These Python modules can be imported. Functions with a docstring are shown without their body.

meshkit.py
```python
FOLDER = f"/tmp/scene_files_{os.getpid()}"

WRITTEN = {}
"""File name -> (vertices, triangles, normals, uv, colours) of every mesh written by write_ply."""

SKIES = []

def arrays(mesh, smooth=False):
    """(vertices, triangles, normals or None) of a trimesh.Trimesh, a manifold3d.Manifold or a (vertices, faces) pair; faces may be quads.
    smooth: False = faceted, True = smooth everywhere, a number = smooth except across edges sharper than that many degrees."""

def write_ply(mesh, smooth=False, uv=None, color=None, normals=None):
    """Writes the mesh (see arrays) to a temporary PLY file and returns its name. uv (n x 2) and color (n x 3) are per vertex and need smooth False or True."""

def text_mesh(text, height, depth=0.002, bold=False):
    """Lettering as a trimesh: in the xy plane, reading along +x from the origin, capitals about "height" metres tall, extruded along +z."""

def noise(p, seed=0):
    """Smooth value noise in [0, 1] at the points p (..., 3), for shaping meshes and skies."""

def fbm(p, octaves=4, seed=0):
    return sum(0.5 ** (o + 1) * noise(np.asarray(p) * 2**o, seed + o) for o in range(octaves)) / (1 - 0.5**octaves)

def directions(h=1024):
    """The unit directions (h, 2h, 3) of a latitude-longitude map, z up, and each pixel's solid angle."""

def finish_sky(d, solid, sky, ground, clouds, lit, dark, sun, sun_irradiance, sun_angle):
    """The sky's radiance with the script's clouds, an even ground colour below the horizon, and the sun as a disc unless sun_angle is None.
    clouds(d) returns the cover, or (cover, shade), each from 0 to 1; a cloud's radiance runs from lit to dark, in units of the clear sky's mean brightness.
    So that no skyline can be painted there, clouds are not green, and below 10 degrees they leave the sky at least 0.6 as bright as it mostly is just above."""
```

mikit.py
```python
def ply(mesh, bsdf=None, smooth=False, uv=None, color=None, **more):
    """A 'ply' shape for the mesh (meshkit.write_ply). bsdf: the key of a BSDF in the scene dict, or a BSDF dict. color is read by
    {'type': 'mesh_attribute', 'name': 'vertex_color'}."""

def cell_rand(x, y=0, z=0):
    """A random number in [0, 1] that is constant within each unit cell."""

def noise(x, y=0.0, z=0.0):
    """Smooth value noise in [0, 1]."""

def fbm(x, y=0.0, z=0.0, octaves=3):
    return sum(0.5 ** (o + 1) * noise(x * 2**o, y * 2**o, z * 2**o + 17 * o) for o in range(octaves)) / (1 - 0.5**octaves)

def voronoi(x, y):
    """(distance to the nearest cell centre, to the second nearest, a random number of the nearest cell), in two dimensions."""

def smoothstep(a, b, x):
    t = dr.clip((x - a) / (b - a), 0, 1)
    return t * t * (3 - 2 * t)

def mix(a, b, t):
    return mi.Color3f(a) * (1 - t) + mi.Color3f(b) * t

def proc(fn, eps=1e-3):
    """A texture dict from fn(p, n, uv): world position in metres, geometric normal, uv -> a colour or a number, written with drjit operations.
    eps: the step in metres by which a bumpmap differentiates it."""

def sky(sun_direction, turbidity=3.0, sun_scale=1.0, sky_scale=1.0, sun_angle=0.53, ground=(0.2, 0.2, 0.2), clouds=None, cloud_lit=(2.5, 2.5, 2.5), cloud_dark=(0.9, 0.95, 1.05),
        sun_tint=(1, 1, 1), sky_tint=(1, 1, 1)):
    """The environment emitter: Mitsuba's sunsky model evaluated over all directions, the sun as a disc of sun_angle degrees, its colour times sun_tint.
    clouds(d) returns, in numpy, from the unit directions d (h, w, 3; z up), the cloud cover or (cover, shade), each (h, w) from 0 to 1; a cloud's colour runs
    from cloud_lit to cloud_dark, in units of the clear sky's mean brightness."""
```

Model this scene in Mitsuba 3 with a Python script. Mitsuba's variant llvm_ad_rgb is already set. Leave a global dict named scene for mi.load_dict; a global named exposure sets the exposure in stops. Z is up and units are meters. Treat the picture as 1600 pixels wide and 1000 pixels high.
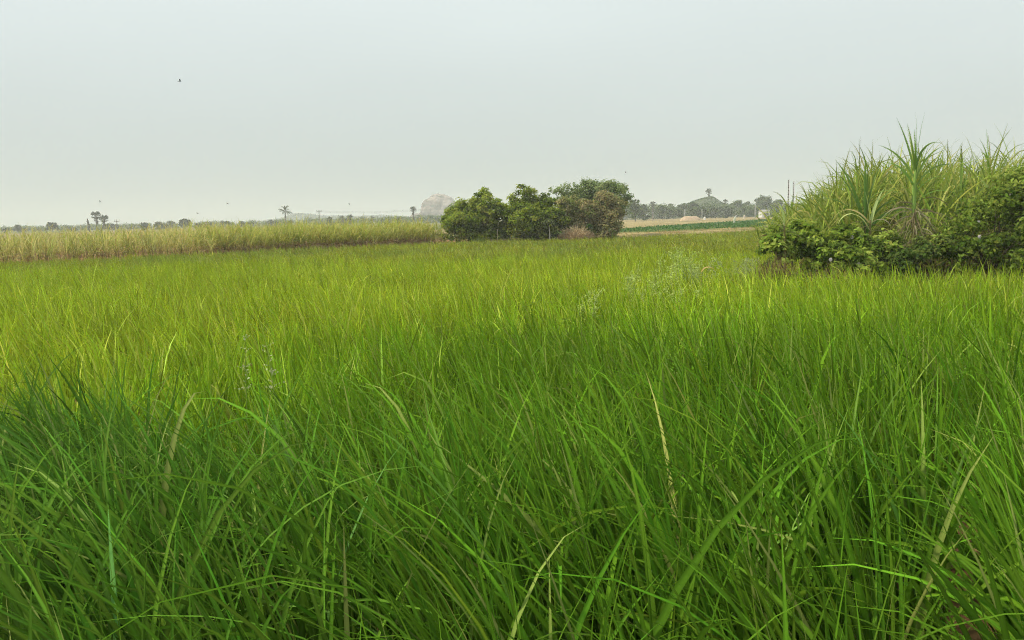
import math
import numpy as np
import mitsuba as mi
import drjit as dr
import mikit, meshkit
from mikit import noise, fbm, smoothstep, mix

T = mi.ScalarTransform4f
scene, labels = {'type': 'scene'}, {}

# ------------------------------------------------------------------ camera, sky, exposure
EYE = np.array([0.0, 0.0, 1.9])
FPX, HORIZON, SLOPE = 1256.0, 341.0, -0.021       # focal length in pixels of the 1600 px photograph, horizon row at its centre, tilt of the horizon
PITCH, ROLL = math.atan((500 - HORIZON) / FPX), math.atan(-SLOPE)
FWD = np.array([0, math.cos(PITCH), -math.sin(PITCH)])
UP0 = np.array([0, math.sin(PITCH), math.cos(PITCH)])
RIGHT0 = np.array([1.0, 0, 0])
UPV = UP0 * math.cos(ROLL) + RIGHT0 * math.sin(ROLL)
RIGHT = RIGHT0 * math.cos(ROLL) - UP0 * math.sin(ROLL)
HFOV = 2 * math.degrees(math.atan(800 / FPX))
scene['camera'] = {'type': 'perspective', 'fov': HFOV, 'fov_axis': 'x', 'near_clip': 0.05, 'far_clip': 12000.0,
                   'to_world': T().look_at(origin=EYE.tolist(), target=(EYE + FWD).tolist(), up=UPV.tolist()),
                   'medium': {'type': 'ref', 'id': 'haze_air'}}
SUN = (-0.60, -0.05, 0.74)
scene['sky'] = mikit.sky(SUN, turbidity=5, sun_scale=0.95, sun_angle=4.0, sun_tint=(0.90, 1.0, 1.06), clouds=lambda d: (0.9 + 0 * d[..., 2], (np.clip(1 - d[..., 2] / 0.45, 0, 1) ** 1.3 + 0.16 * (meshkit.fbm(d * [3.0, 3.0, 9.0], 4, 5) - 0.5))),
                         cloud_lit=(2.36, 2.58, 2.54), cloud_dark=(1.16, 1.31, 1.26), ground=(0.12, 0.14, 0.06))
exposure = 1.92
scene['haze_air'] = {'type': 'homogeneous', 'albedo': {'type': 'rgb', 'value': [0.80, 0.845, 0.865]}, 'sigma_t': {'type': 'rgb', 'value': [0.0008, 0.0008, 0.0008]}}
scene['haze'] = {'type': 'cube', 'to_world': T().translate([0, 0, 29]).scale([4300, 4300, 31]), 'bsdf': {'type': 'null'},
                 'interior': {'type': 'ref', 'id': 'haze_air'}}
labels['haze'] = {'label': 'pale hot season haze hanging over the fields', 'category': 'haze', 'kind': 'stuff'}


def at(px, py, d):
    """World point that shows at pixel (px, py) of the 1600 x 1000 photograph, at depth y = d."""
    r = FWD + RIGHT * ((px - 800) / FPX) - UPV * ((py - 500) / FPX)
    return EYE + r * (d / r[1])


def gx(px, d):
    return float(at(px, HORIZON, d)[0])


def gz(px, py, d):
    return float(at(px, py, d)[2])


# ------------------------------------------------------------------ materials
def VC():
    return {'type': 'mesh_attribute', 'name': 'vertex_color'}


scene['grass_mat'] = {'type': 'principledthin', 'base_color': VC(), 'roughness': 0.40, 'diff_trans': 0.6, 'eta': 1.46, 'spec_trans': 0.0}
scene['leaf_mat'] = {'type': 'principledthin', 'base_color': VC(), 'roughness': 0.6, 'diff_trans': 0.9, 'eta': 1.35, 'spec_trans': 0.0}
scene['wood_mat'] = {'type': 'twosided', 'b': {'type': 'diffuse', 'reflectance': VC()}}


def soil(p, n, uv):
    a = fbm(p.x * 0.9, p.y * 0.9, 0, 4)
    c = fbm(p.x * 9.0 + 31, p.y * 9.0, 0, 3)
    f = fbm(p.x * 0.02 + 5, p.y * 0.02, 0, 4)
    wet = mix((0.12, 0.07, 0.034), (0.25, 0.15, 0.073), smoothstep(0.3, 0.7, a * 0.6 + c * 0.4))
    dry = mix((0.24, 0.19, 0.10), (0.14, 0.15, 0.06), smoothstep(0.42, 0.6, f))
    dry = dry * (0.8 + 0.4 * c)
    return mix(wet, dry, smoothstep(70.0, 110.0, p.y))


def tan_field(p, n, uv):
    a = fbm(p.x * 0.25, p.y * 0.25, 0, 4)
    return mix((0.22, 0.175, 0.09), (0.33, 0.265, 0.135), smoothstep(0.3, 0.7, a))


def brown_field(p, n, uv):
    a = fbm(p.x * 0.35, p.y * 0.16, 2, 4)
    b = fbm(p.x * 0.07 + 9, p.y * 0.25, 3, 3)
    c = mix((0.17, 0.125, 0.055), (0.31, 0.245, 0.12), smoothstep(0.3, 0.7, a))
    return mix(c, (0.10, 0.12, 0.035), smoothstep(0.55, 0.68, b))


def crop_soil(p, n, uv):
    return mix((0.07, 0.11, 0.03), (0.10, 0.13, 0.04), fbm(p.x, p.y, 0, 3))


def rock(p, n, uv):
    a = fbm(p.x * 0.05, p.y * 0.05, p.z * 0.16, 4)
    b = fbm(p.x * 0.22, p.y * 0.22, p.z * 0.07, 3)
    c = mix((0.17, 0.135, 0.12), (0.36, 0.30, 0.27), smoothstep(0.35, 0.65, a * 0.65 + b * 0.35))
    return mix(c, (0.13, 0.12, 0.10), smoothstep(0.58, 0.7, fbm(p.x * 0.12 + 7, p.y * 0.12, p.z * 0.3, 3)))


def hill_green(p, n, uv):
    a = fbm(p.x * 0.2, p.y * 0.2, p.z * 0.3, 4)
    return mix((0.02, 0.034, 0.010), (0.045, 0.065, 0.022), smoothstep(0.3, 0.7, a))


def diffuse(fn):
    return {'type': 'twosided', 'b': {'type': 'diffuse', 'reflectance': mikit.proc(fn)}}


scene['soil_mat'] = diffuse(soil)
scene['tan_mat'] = diffuse(tan_field)
scene['brown_mat'] = diffuse(brown_field)
scene['crop_soil_mat'] = diffuse(crop_soil)
scene['rock_mat'] = diffuse(rock)
scene['hill_mat'] = diffuse(hill_green)


# ------------------------------------------------------------------ mesh helpers
class MB:
    """Collects triangles with a colour per vertex."""

    def __init__(self):
        self.v, self.f, self.c, self.n = [], [], [], 0

    def add(self, v, f, c):
        v = np.asarray(v, float)
        c = np.broadcast_to(np.asarray(c, float), v.shape)
        self.v.append(v)
        self.f.append(np.asarray(f, int) + self.n)
        self.c.append(c)
        self.n += len(v)
        return self

    def tube(self, pts, radii, col, sides=6):
        p = np.asarray(pts, float)
        t = np.gradient(p, axis=0)
        t /= np.linalg.norm(t, axis=1, keepdims=True) + 1e-12
        a = np.cross(t, np.where(np.abs(t[:, 2:]) < 0.9, [0, 0, 1.0], [1.0, 0, 0]))
        a /= np.linalg.norm(a, axis=1, keepdims=True) + 1e-12
        b, ang = np.cross(t, a), np.arange(sides) * 2 * np.pi / sides
        r = np.broadcast_to(radii, (len(p),))
        v = p[:, None] + r[:, None, None] * (np.cos(ang)[None, :, None] * a[:, None] + np.sin(ang)[None, :, None] * b[:, None])
        i, j = np.meshgrid(np.arange(len(p) - 1), np.arange(sides), indexing='ij')
        q = np.stack([i * sides + j, i * sides + (j + 1) % sides, (i + 1) * sides + (j + 1) % sides, (i + 1) * sides + j], -1).reshape(-1, 4)
        m = len(p) * sides
        v = np.vstack([v.reshape(-1, 3), p[:1], p[-1:]])
        k = np.arange(sides)
        cap0 = np.stack([np.full(sides, m), (k + 1) % sides, k], -1)
        cap1 = np.stack([np.full(sides, m + 1), m - sides + k, m - sides + (k + 1) % sides], -1)
        return self.add(v, np.vstack([q[:, [0, 1, 2]], q[:, [0, 2, 3]], cap0, cap1]), col)

    def box(self, c, half, col, rot=0.0, tilt=0.0):
        s = np.array([[x, y, z] for x in (-1, 1) for y in (-1, 1) for z in (-1, 1)], float) * half
        ca, sa = math.cos(rot), math.sin(rot)
        s = s @ np.array([[ca, -sa, 0], [sa, ca, 0], [0, 0, 1]]).T
        s[:, 0] += s[:, 2] * tilt
        f = [[0, 1, 3], [0, 3, 2], [4, 6, 7], [4, 7, 5], [0, 4, 5], [0, 5, 1], [2, 3, 7], [2, 7, 6], [0, 2, 6], [0, 6, 4], [1, 5, 7], [1, 7, 3]]
        return self.add(s + c, f, col)

    def arrays(self):
        return np.vstack(self.v), np.vstack(self.f), np.vstack(self.c)

    def entry(self, mat, smooth=True):
        v, f, c = self.arrays()
        return mikit.ply((v, f), mat, smooth=smooth, color=c)


def jitter(rng, n, col, sat=0.10, val=0.16):
    """n colours around col: a leaf's own hue and tone."""
    c = np.asarray(col, float)[None] * (1 + rng.normal(0, val, (n, 1)).clip(-0.4, 0.5))
    return (c * (1 + rng.normal(0, sat, (n, 3)).clip(-0.3, 0.3))).clip(0.004, 0.8)


def ribbons(root, L, az, t0, t1, width, c0, c1, segs=4, pexp=1.5, twist=None, fold=0.0, taper=2.4, base_w=0.55, kink=None, rib=1.0, face=None):
    """Many blades at once: each starts at root, leans towards az, bends from t0 to t1 (from the vertical) along its length."""
    n = len(root)
    s = np.linspace(0, 1, segs + 1)
    pe = np.broadcast_to(pexp, (n,))[:, None]
    th = t0[:, None] + (t1 - t0)[:, None] * s[None] ** pe
    if kink is not None:                                           # (where, how much) a leaf that is bent over
        th = th + kink[1][:, None] * (s[None] > kink[0][:, None])
    tm = 0.5 * (th[:, 1:] + th[:, :-1])
    ds = (L / segs)[:, None]
    h = np.concatenate([np.zeros((n, 1)), np.cumsum(np.sin(tm) * ds, 1)], 1)
    z = np.concatenate([np.zeros((n, 1)), np.cumsum(np.cos(tm) * ds, 1)], 1)
    ca, sa = np.cos(az)[:, None], np.sin(az)[:, None]
    P = root[:, None] + np.stack([h * ca, h * sa, z], -1)
    nx, nz = -np.cos(th), np.sin(th)
    N = np.stack([nx * ca, nx * sa, nz], -1)
    S = np.broadcast_to(np.stack([-sa, ca, np.zeros_like(ca)], -1), N.shape)
    tw = np.zeros((n, 1)) if twist is None else twist[:, None] * (0.4 + 0.6 * s[None])
    if face is not None:                                           # which way the blade faces at its foot
        tw = tw + face[:, None]
    side = S * np.cos(tw)[..., None] + N * np.sin(tw)[..., None]
    nrm = N * np.cos(tw)[..., None] - S * np.sin(tw)[..., None]
    prof = (1 - s ** taper).clip(0.03, 1) * (base_w + (1 - base_w) * np.minimum(1, s * 2.5))
    w = width[:, None] * prof[None] * 0.5
    cols = c0[:, None] + (c1 - c0)[:, None] * s[None, :, None]
    if rib != 1.0:                                                 # mottled, a little different from ring to ring
        cols = cols * (1 + 0.20 * (meshkit.noise(np.concatenate([np.repeat(root[:, None, :1] * 91, segs + 1, 1), np.repeat(root[:, None, 1:2] * 91, segs + 1, 1), np.broadcast_to(s[None, :, None] * 7, (n, segs + 1, 1))], -1)) - 0.5))[..., None]
    if fold > 0:
        V = np.stack([P - side * w[..., None] + nrm * (fold * w)[..., None], P - nrm * 0.0, P + side * w[..., None] + nrm * (fold * w)[..., None]], 2)
        K = 3
    else:
        V = np.stack([P - side * w[..., None], P + side * w[..., None]], 2)
        K = 2
    C = np.repeat(cols[:, :, None], K, 2)
    if K == 3 and rib != 1.0:                                      # a paler midrib
        C = C * np.array([1.0, rib, 1.0])[None, None, :, None]
    i, k = np.meshgrid(np.arange(segs), np.arange(K - 1), indexing='ij')
    a = (i * K + k).ravel()
    q = np.stack([a, a + 1, a + K + 1, a + K], -1)
    f1 = np.vstack([q[:, [0, 1, 2]], q[:, [0, 2, 3]]])
    F = (f1[None] + (np.arange(n) * (segs + 1) * K)[:, None, None]).reshape(-1, 3)
    return V.reshape(-1, 3), F, C.reshape(-1, 3)


def rot_to(n_vec):
    """Two unit vectors square to each normal."""
    a = np.cross(n_vec, np.where(np.abs(n_vec[:, 2:]) < 0.9, [0, 0, 1.0], [1.0, 0, 0]))
    a /= np.linalg.norm(a, axis=1, keepdims=True) + 1e-12
    return a, np.cross(n_vec, a)


def leaf_quads(pos, nrm, size, cols, rng, aspect=0.55, fold=0.22):
    """A folded diamond leaf at every position (4 triangles)."""
    n = len(pos)
    a, b = rot_to(nrm)
    ang = rng.uniform(0, 2 * np.pi, n)[:, None]
    u = a * np.cos(ang) + b * np.sin(ang)
    v = np.cross(nrm, u)
    s = size[:, None]
    V = np.stack([pos - u * s * 0.5, pos + v * s * aspect * 0.5 + nrm * s * fold * 0.5, pos + u * s * 0.5 - nrm * s * 0.12, pos - v * s * aspect * 0.5 + nrm * s * fold * 0.5], 1)
    f = np.array([[0, 1, 2], [0, 2, 3]])
    F = (f[None] + (np.arange(n) * 4)[:, None, None]).reshape(-1, 3)
    return V.reshape(-1, 3), F, np.repeat(cols, 4, 0)


def unit(rng, n):
    d = rng.normal(size=(n, 3))
    return d / np.linalg.norm(d, axis=1, keepdims=True)


def crown_cloud(mb, rng, lobes, n, size, cols, freq=1.2, gap=0.42, seed=0, deep=0.5, drop=0.75, tuft=0.34, per=None):
    """Leaves in many small tufts that sit on and in a set of ellipsoid lobes ((x,y,z),(rx,ry,rz)), with open gaps between the tufts. cols: list of colours picked tuft by tuft."""
    w = np.array([(l[1][0] * l[1][1] * l[1][2]) ** (2 / 3) for l in lobes])
    w /= w.sum()
    nt = max(8 * len(lobes), n // (per or 70))
    k = rng.choice(len(lobes), nt, p=w)
    c = np.array([l[0] for l in lobes], float)[k]
    r = np.array([l[1] for l in lobes], float)[k]
    d = unit(rng, nt)
    low = (d[:, 2] < -0.2) & (rng.random(nt) < drop)
    d[low, 2] *= -1
    tc = c + d * r * (1 - deep * rng.random(nt) ** 2.0)[:, None] * rng.normal(1.0, 0.10, nt)[:, None]
    tr = r.mean(1) * tuft * rng.uniform(0.55, 1.3, nt)
    share = tr ** 2
    j = rng.choice(nt, n, p=share / share.sum())
    g = rng.normal(0, 0.5, (n, 3))
    g *= (np.minimum(1, 1.25 / (np.linalg.norm(g, axis=1) + 1e-9)))[:, None]
    p = tc[j] + g * tr[j][:, None] * [1.15, 1.15, 0.8]
    cols = np.asarray(cols, float)
    tcol = np.clip(rng.normal(0.5, 0.28, nt) * len(cols), 0, len(cols) - 1e-6)
    idx = np.clip(tcol[j] + rng.normal(0, 0.35, n), 0, len(cols) - 1e-6).astype(int)
    col = cols[idx] * (1 + rng.normal(0, 0.13, (n, 1))) * (1 + rng.normal(0, 0.06, (n, 3)))
    gn = g / (np.linalg.norm(g, axis=1, keepdims=True) + 1e-9)
    nr = d[j] * 0.35 + gn * 0.45 + unit(rng, n) * 0.7 + [0, 0, 0.45]
    nr /= np.linalg.norm(nr, axis=1, keepdims=True)
    mb.add(*leaf_quads(p, nr, size * rng.uniform(0.6, 1.35, n), col.clip(0.004, 0.8), rng))


def limbs(mb, rng, base, lobes, r0, col, sides=6):
    """A tapered trunk from base that forks into a limb for every lobe."""
    base = np.asarray(base, float)
    top = np.mean([l[0] for l in lobes], 0)
    fork = base + (top - base) * [0.3, 0.3, 0.35]
    mid = (base + fork) / 2 + rng.normal(0, 0.04, 3) * np.linalg.norm(fork - base) * [1, 1, 0]
    mb.tube([base - [0, 0, 0.2], mid, fork], [r0, r0 * 0.85, r0 * 0.7], col, sides)
    for l in lobes:
        e = np.asarray(l[0], float) + [0, 0, l[1][2] * 0.45]
        m = fork + (e - fork) * 0.5 + rng.normal(0, 0.08, 3) * np.linalg.norm(e - fork)
        mb.tube([fork, m, e], [r0 * 0.55, r0 * 0.38, r0 * 0.12], col, max(4, sides - 1))
        for _ in range(3):
            t = m + (e - m) * rng.uniform(0, 0.8)
            q = t + unit(rng, 1)[0] * np.array(l[1]) * 0.8
            mb.tube([t, (t + q) / 2 + rng.normal(0, 0.04, 3), q], [r0 * 0.2, r0 * 0.14, r0 * 0.05], col, 4)


COUNT = {}


def key_of(name):
    k = COUNT.get(name, 0)
    COUNT[name] = k + 1
    return name if k == 0 else f'{name}_{k:03d}'


def thing(name, label, cat, parts, group=None, kind=None):
    """parts: list of (part name or None for a one-mesh thing, shape entry, optional label)."""
    key = key_of(name)
    seen = {}
    for part in parts:
        pn, sh = part[0], part[1]
        if pn is None:
            scene[key] = sh
        else:
            bits = pn
            c = seen.get(bits, 0)
            seen[bits] = c + 1
            full = f'{key}__{bits}' if c == 0 else f'{key}__{bits}_{c:03d}'
            scene[full] = sh
            if len(part) > 2 and part[2]:
                labels[full] = part[2]
    labels[key] = {'label': label, 'category': cat}
    if group:
        labels[key]['group'] = group
    if kind:
        labels[key]['kind'] = kind
    return key


def struct(name, shape, label=None):
    scene[name] = shape
    labels[name] = {'label': label or name.replace('_', ' '), 'category': name.split('_')[-1], 'kind': 'structure'}


def inside(poly, x, y):
    r = np.zeros(len(x), bool)
    P = np.asarray(poly, float)
    for (x0, y0), (x1, y1) in zip(P, np.roll(P, -1, 0)):
        hit = ((y0 > y) != (y1 > y)) & (x < (x1 - x0) * (y - y0) / (y1 - y0 + 1e-12) + x0)
        r ^= hit
    return r


def sheet(poly, z, sub=None):
    """A flat polygon as a fan (convex)."""
    P = np.asarray(poly, float)
    v = np.column_stack([P, np.full(len(P), z)])
    f = np.array([[0, i, i + 1] for i in range(1, len(P) - 1)])
    nrm = np.cross(v[f[0, 1]] - v[f[0, 0]], v[f[0, 2]] - v[f[0, 0]])
    if nrm[2] < 0:
        f = f[:, ::-1]
    return v, f


# ------------------------------------------------------------------ the ground and the far bare fields
def ground_mesh():
    rr = np.concatenate([[0], np.geomspace(3, 4200, 70)])
    na = 144
    an = np.arange(na) * 2 * np.pi / na
    v = [[0, 0, 0]]
    for r in rr[1:]:
        v += [[r * math.sin(a), r * math.cos(a), 0] for a in an]
    v = np.array(v, float)
    near = np.exp(-np.hypot(v[:, 0], v[:, 1]) / 60.0)
    v[:, 2] = (meshkit.fbm(v * [0.5, 0.5, 0], 3, 3) - 0.5) * 0.10 * near - 0.02
    f = [[0, 1 + (j + 1) % na, 1 + j] for j in range(na)]
    for i in range(len(rr) - 2):
        a, b = 1 + i * na, 1 + (i + 1) * na
        for j in range(na):
            k = (j + 1) % na
            f += [[a + j, a + k, b + k], [a + j, b + k, b + j]]
    f = np.array(f)
    n = np.cross(v[f[:, 1]] - v[f[:, 0]], v[f[:, 2]] - v[f[:, 0]])
    f[n[:, 2] < 0] = f[n[:, 2] < 0][:, ::-1]
    return v, f


struct('ground', mikit.ply(ground_mesh(), 'soil_mat', smooth=True), 'brown earth under the crops and reaching to the horizon')
# edge of the rice: along the cane, under the bushes, then along the bund
EDGE = np.array([(-44, 10), (-24.8, 38.6), (-15.4, 48), (-5.0, 58), (7.7, 61), (22.3, 74), (60, 115)], float)


def edge_y(x):
    return np.interp(x, EDGE[:, 0], EDGE[:, 1])


# fields behind, to the right of the bushes: brown strip, green crop, straw-coloured stubble
struct('fallow_field', mikit.ply(sheet([(0, 60.5), (7.7, 62), (22.5, 75.5), (75, 131), (90, 175), (37, 112), (10, 88), (-4, 74)], 0.05), 'brown_mat'), 'brown fallow strip between the rice and the green crop')
struct('crop_field', mikit.ply(sheet([(-4, 76), (10, 88), (37, 112), (90, 175), (150, 330), (68, 222), (14, 113), (-4, 92)], 0.055), 'crop_soil_mat'), 'field under a low dark green crop')
struct('stubble_field', mikit.ply(sheet([(-15, 100), (14, 114), (68, 223), (150, 331), (240, 460), (150, 430), (40, 330), (-10, 240)], 0.06), 'tan_mat'), 'straw coloured stubble field before the far trees')


def bund_mesh():
    """Low earth bank along the far edge of the rice."""
    px = np.linspace(-3.0, 60, 200)
    py = edge_y(px) + 0.8
    d = np.stack([np.gradient(px), np.gradient(py)], -1)
    d /= np.linalg.norm(d, axis=1, keepdims=True)
    nr = np.stack([-d[:, 1], d[:, 0]], -1)
    rows = []
    for o, h in ((-1.0, -0.05), (-0.55, 0.22), (-0.2, 0.38), (0.25, 0.40), (0.7, 0.25), (1.3, 0.0)):
        x, y = px + nr[:, 0] * o, py + nr[:, 1] * o
        hh = h * (0.75 + 0.5 * meshkit.fbm(np.stack([x, y, 0 * x], -1) * 0.7, 3, 4)) if h > 0 else h
        rows.append(np.stack([x, y, np.broadcast_to(hh, x.shape)], -1))
    V = np.stack(rows, 0)
    n = len(px)
    f = []
    for r in range(5):
        for i in range(n - 1):
            a = r * n + i
            f += [[a, a + 1, a + n + 1], [a, a + n + 1, a + n]]
    return V.reshape(-1, 3), np.array(f)


struct('field_bund', mikit.ply(bund_mesh(), 'tan_mat', smooth=True), 'low dry earth bund along the far edge of the rice')

# ------------------------------------------------------------------ rice and grass
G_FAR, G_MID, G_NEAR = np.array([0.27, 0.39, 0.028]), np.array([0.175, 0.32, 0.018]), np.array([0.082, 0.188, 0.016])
STRAW = np.array([0.47, 0.46, 0.165])


def clumps(rng, d0, d1, step, margin=1.2, spread=0.72):
    """Jittered rows of planting holes inside the wedge that the camera looks into (a little wider than it)."""
    ys = np.arange(d0, d1, step)
    pts = []
    for y in ys:
        w = spread * y + margin
        xs = np.arange(-w, w, step)
        pts.append(np.stack([xs + rng.uniform(-0.42, 0.42, len(xs)) * step, y + rng.uniform(-0.42, 0.42, len(xs)) * step], -1))
    return np.vstack(pts)


def gap_near(x, y):
    """Where the stand is thin and the red earth shows, at the right of the foreground."""
    t = np.clip((y - 2.0) / 2.6, 0, 1)
    cx = 1.22 + t * 1.45
    e = np.exp(-((x - cx) / 0.17) ** 2) * (y > 1.7) * (y < 5.0)
    return e


CORNER_FRINGE = [(5.1, 17.6), (9.5, 15.4), (18, 15.6), (26, 17), (26, 30), (10.5, 27), (7.2, 21)]


def far_near_edge(x):
    return 26.8 + 0.03 * x + 0.5 * np.sin(x * 0.5)


def smooth01(a, b, x):
    t = np.clip((x - a) / (b - a), 0, 1)
    return t * t * (3 - 2 * t)


def add_blades(mb, rng, pts, per, Lf, wf, segs, fold, colf, arch=0.25, straw=0.02, wind=0.7, t0s=0.14, root_z=(0.0, 0.2), hcap=1.22, tight=0.04, kinks=0.04, pale=0.08):
    """Tufts of blades, one at each of pts, about `per` blades a tuft. Neighbouring tufts are laid the same way by the wind."""
    n = len(pts)
    p3 = np.column_stack([pts, np.zeros(n)])
    vig = 0.74 + 0.52 * meshkit.fbm(p3 * 0.5, 3, 11) + rng.normal(0, 0.07, n)
    hue = meshkit.fbm(p3 * 0.35 + [0, 0, 9], 3, 12)
    way = math.pi * 0.97 + 3.6 * (meshkit.fbm(p3 * 0.45 + [0, 0, 4], 2, 15) - 0.5) + rng.normal(0, 0.3, n)
    tone = 1 + rng.normal(0, 0.13, n).clip(-0.3, 0.4)
    bright = rng.random(n) < 0.025
    tone, vig = np.where(bright, 1.35, tone), np.where(bright, vig * 1.12, vig)
    lean = np.abs(rng.normal(0.13, 0.08, n))
    idx = np.repeat(np.arange(n), rng.poisson(per, n))
    m = len(idx)
    p, vg, hu = pts[idx], vig[idx], hue[idx]
    a = rng.uniform(0, 2 * np.pi, m)
    off = np.abs(rng.normal(0, tight, m))
    rz = rng.uniform(*root_z, m)
    L = Lf(p[:, 0], p[:, 1]) * vg * rng.normal(1.0, 0.17, m).clip(0.5, 1.35)
    rz = rz * L
    root = np.stack([p[:, 0] + off * np.cos(a), p[:, 1] + off * np.sin(a), rz - 0.02], -1)
    blown = rng.random(m) < wind
    az = np.where(blown, way[idx] + rng.normal(0, 0.45, m), a)
    t0 = np.abs(rng.normal(0, t0s, m)) + lean[idx] * blown
    ar = arch(p[:, 0], p[:, 1]) if callable(arch) else arch
    big = rng.random(m) < ar
    t1 = t0 + np.where(big, rng.uniform(0.7, 1.9, m), rng.gamma(2.0, 0.20, m))
    w = wf(p[:, 1]) * rng.uniform(0.6, 1.3, m)
    c = colf(p[:, 0], p[:, 1], hu) * tone[idx][:, None] * (1 + rng.normal(0, 0.17, (m, 1)).clip(-0.4, 0.5)) * (1 + rng.normal(0, 0.07, (m, 3)).clip(-0.2, 0.2))
    c = np.where((rng.random(m) < pale)[:, None], c * [1.8, 1.55, 3.6], c)
    c = np.where((rng.random(m) < straw)[:, None], c * 0.6 + STRAW * rng.uniform(0.3, 0.6, (m, 1)), c)
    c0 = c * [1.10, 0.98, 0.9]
    c1 = c * [1.18, 1.10, 0.95]  # tips lighter and yellower: the look of lit tips put into the colour
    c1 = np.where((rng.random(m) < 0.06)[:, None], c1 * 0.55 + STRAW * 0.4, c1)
    sg = np.linspace(0.05, 1, 8)
    reach = np.cumsum(np.cos(t0[:, None] + (t1 - t0)[:, None] * sg[None] ** 1.8), 1).max(1) / 8
    L = np.minimum(L, (hcap - rz).clip(0.3) / reach.clip(0.12))                      # no blade stands far above the stand
    kn = (rng.uniform(0.35, 0.8, m), np.where(rng.random(m) < kinks, rng.uniform(0.6, 1.6, m), 0.0))
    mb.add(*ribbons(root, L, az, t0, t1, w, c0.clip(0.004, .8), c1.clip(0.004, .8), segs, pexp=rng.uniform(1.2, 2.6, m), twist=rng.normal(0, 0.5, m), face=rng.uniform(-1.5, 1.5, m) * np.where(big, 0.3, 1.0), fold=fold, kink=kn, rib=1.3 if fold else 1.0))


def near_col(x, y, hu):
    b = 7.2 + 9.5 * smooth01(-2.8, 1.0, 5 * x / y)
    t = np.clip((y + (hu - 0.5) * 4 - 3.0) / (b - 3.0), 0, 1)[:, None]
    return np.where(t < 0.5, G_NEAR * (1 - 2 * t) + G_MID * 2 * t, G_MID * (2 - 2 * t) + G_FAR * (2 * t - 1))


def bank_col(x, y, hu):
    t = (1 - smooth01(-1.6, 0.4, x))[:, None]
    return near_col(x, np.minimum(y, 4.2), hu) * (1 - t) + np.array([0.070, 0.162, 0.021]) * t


def tall_edge(x):
    """How far the tall dark grass of the near bank reaches."""
    return 3.75 + 0.75 * (1 - smooth01(-2.6, -0.6, x)) + 0.22 * np.sin(2.1 * x + 0.6)


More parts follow.
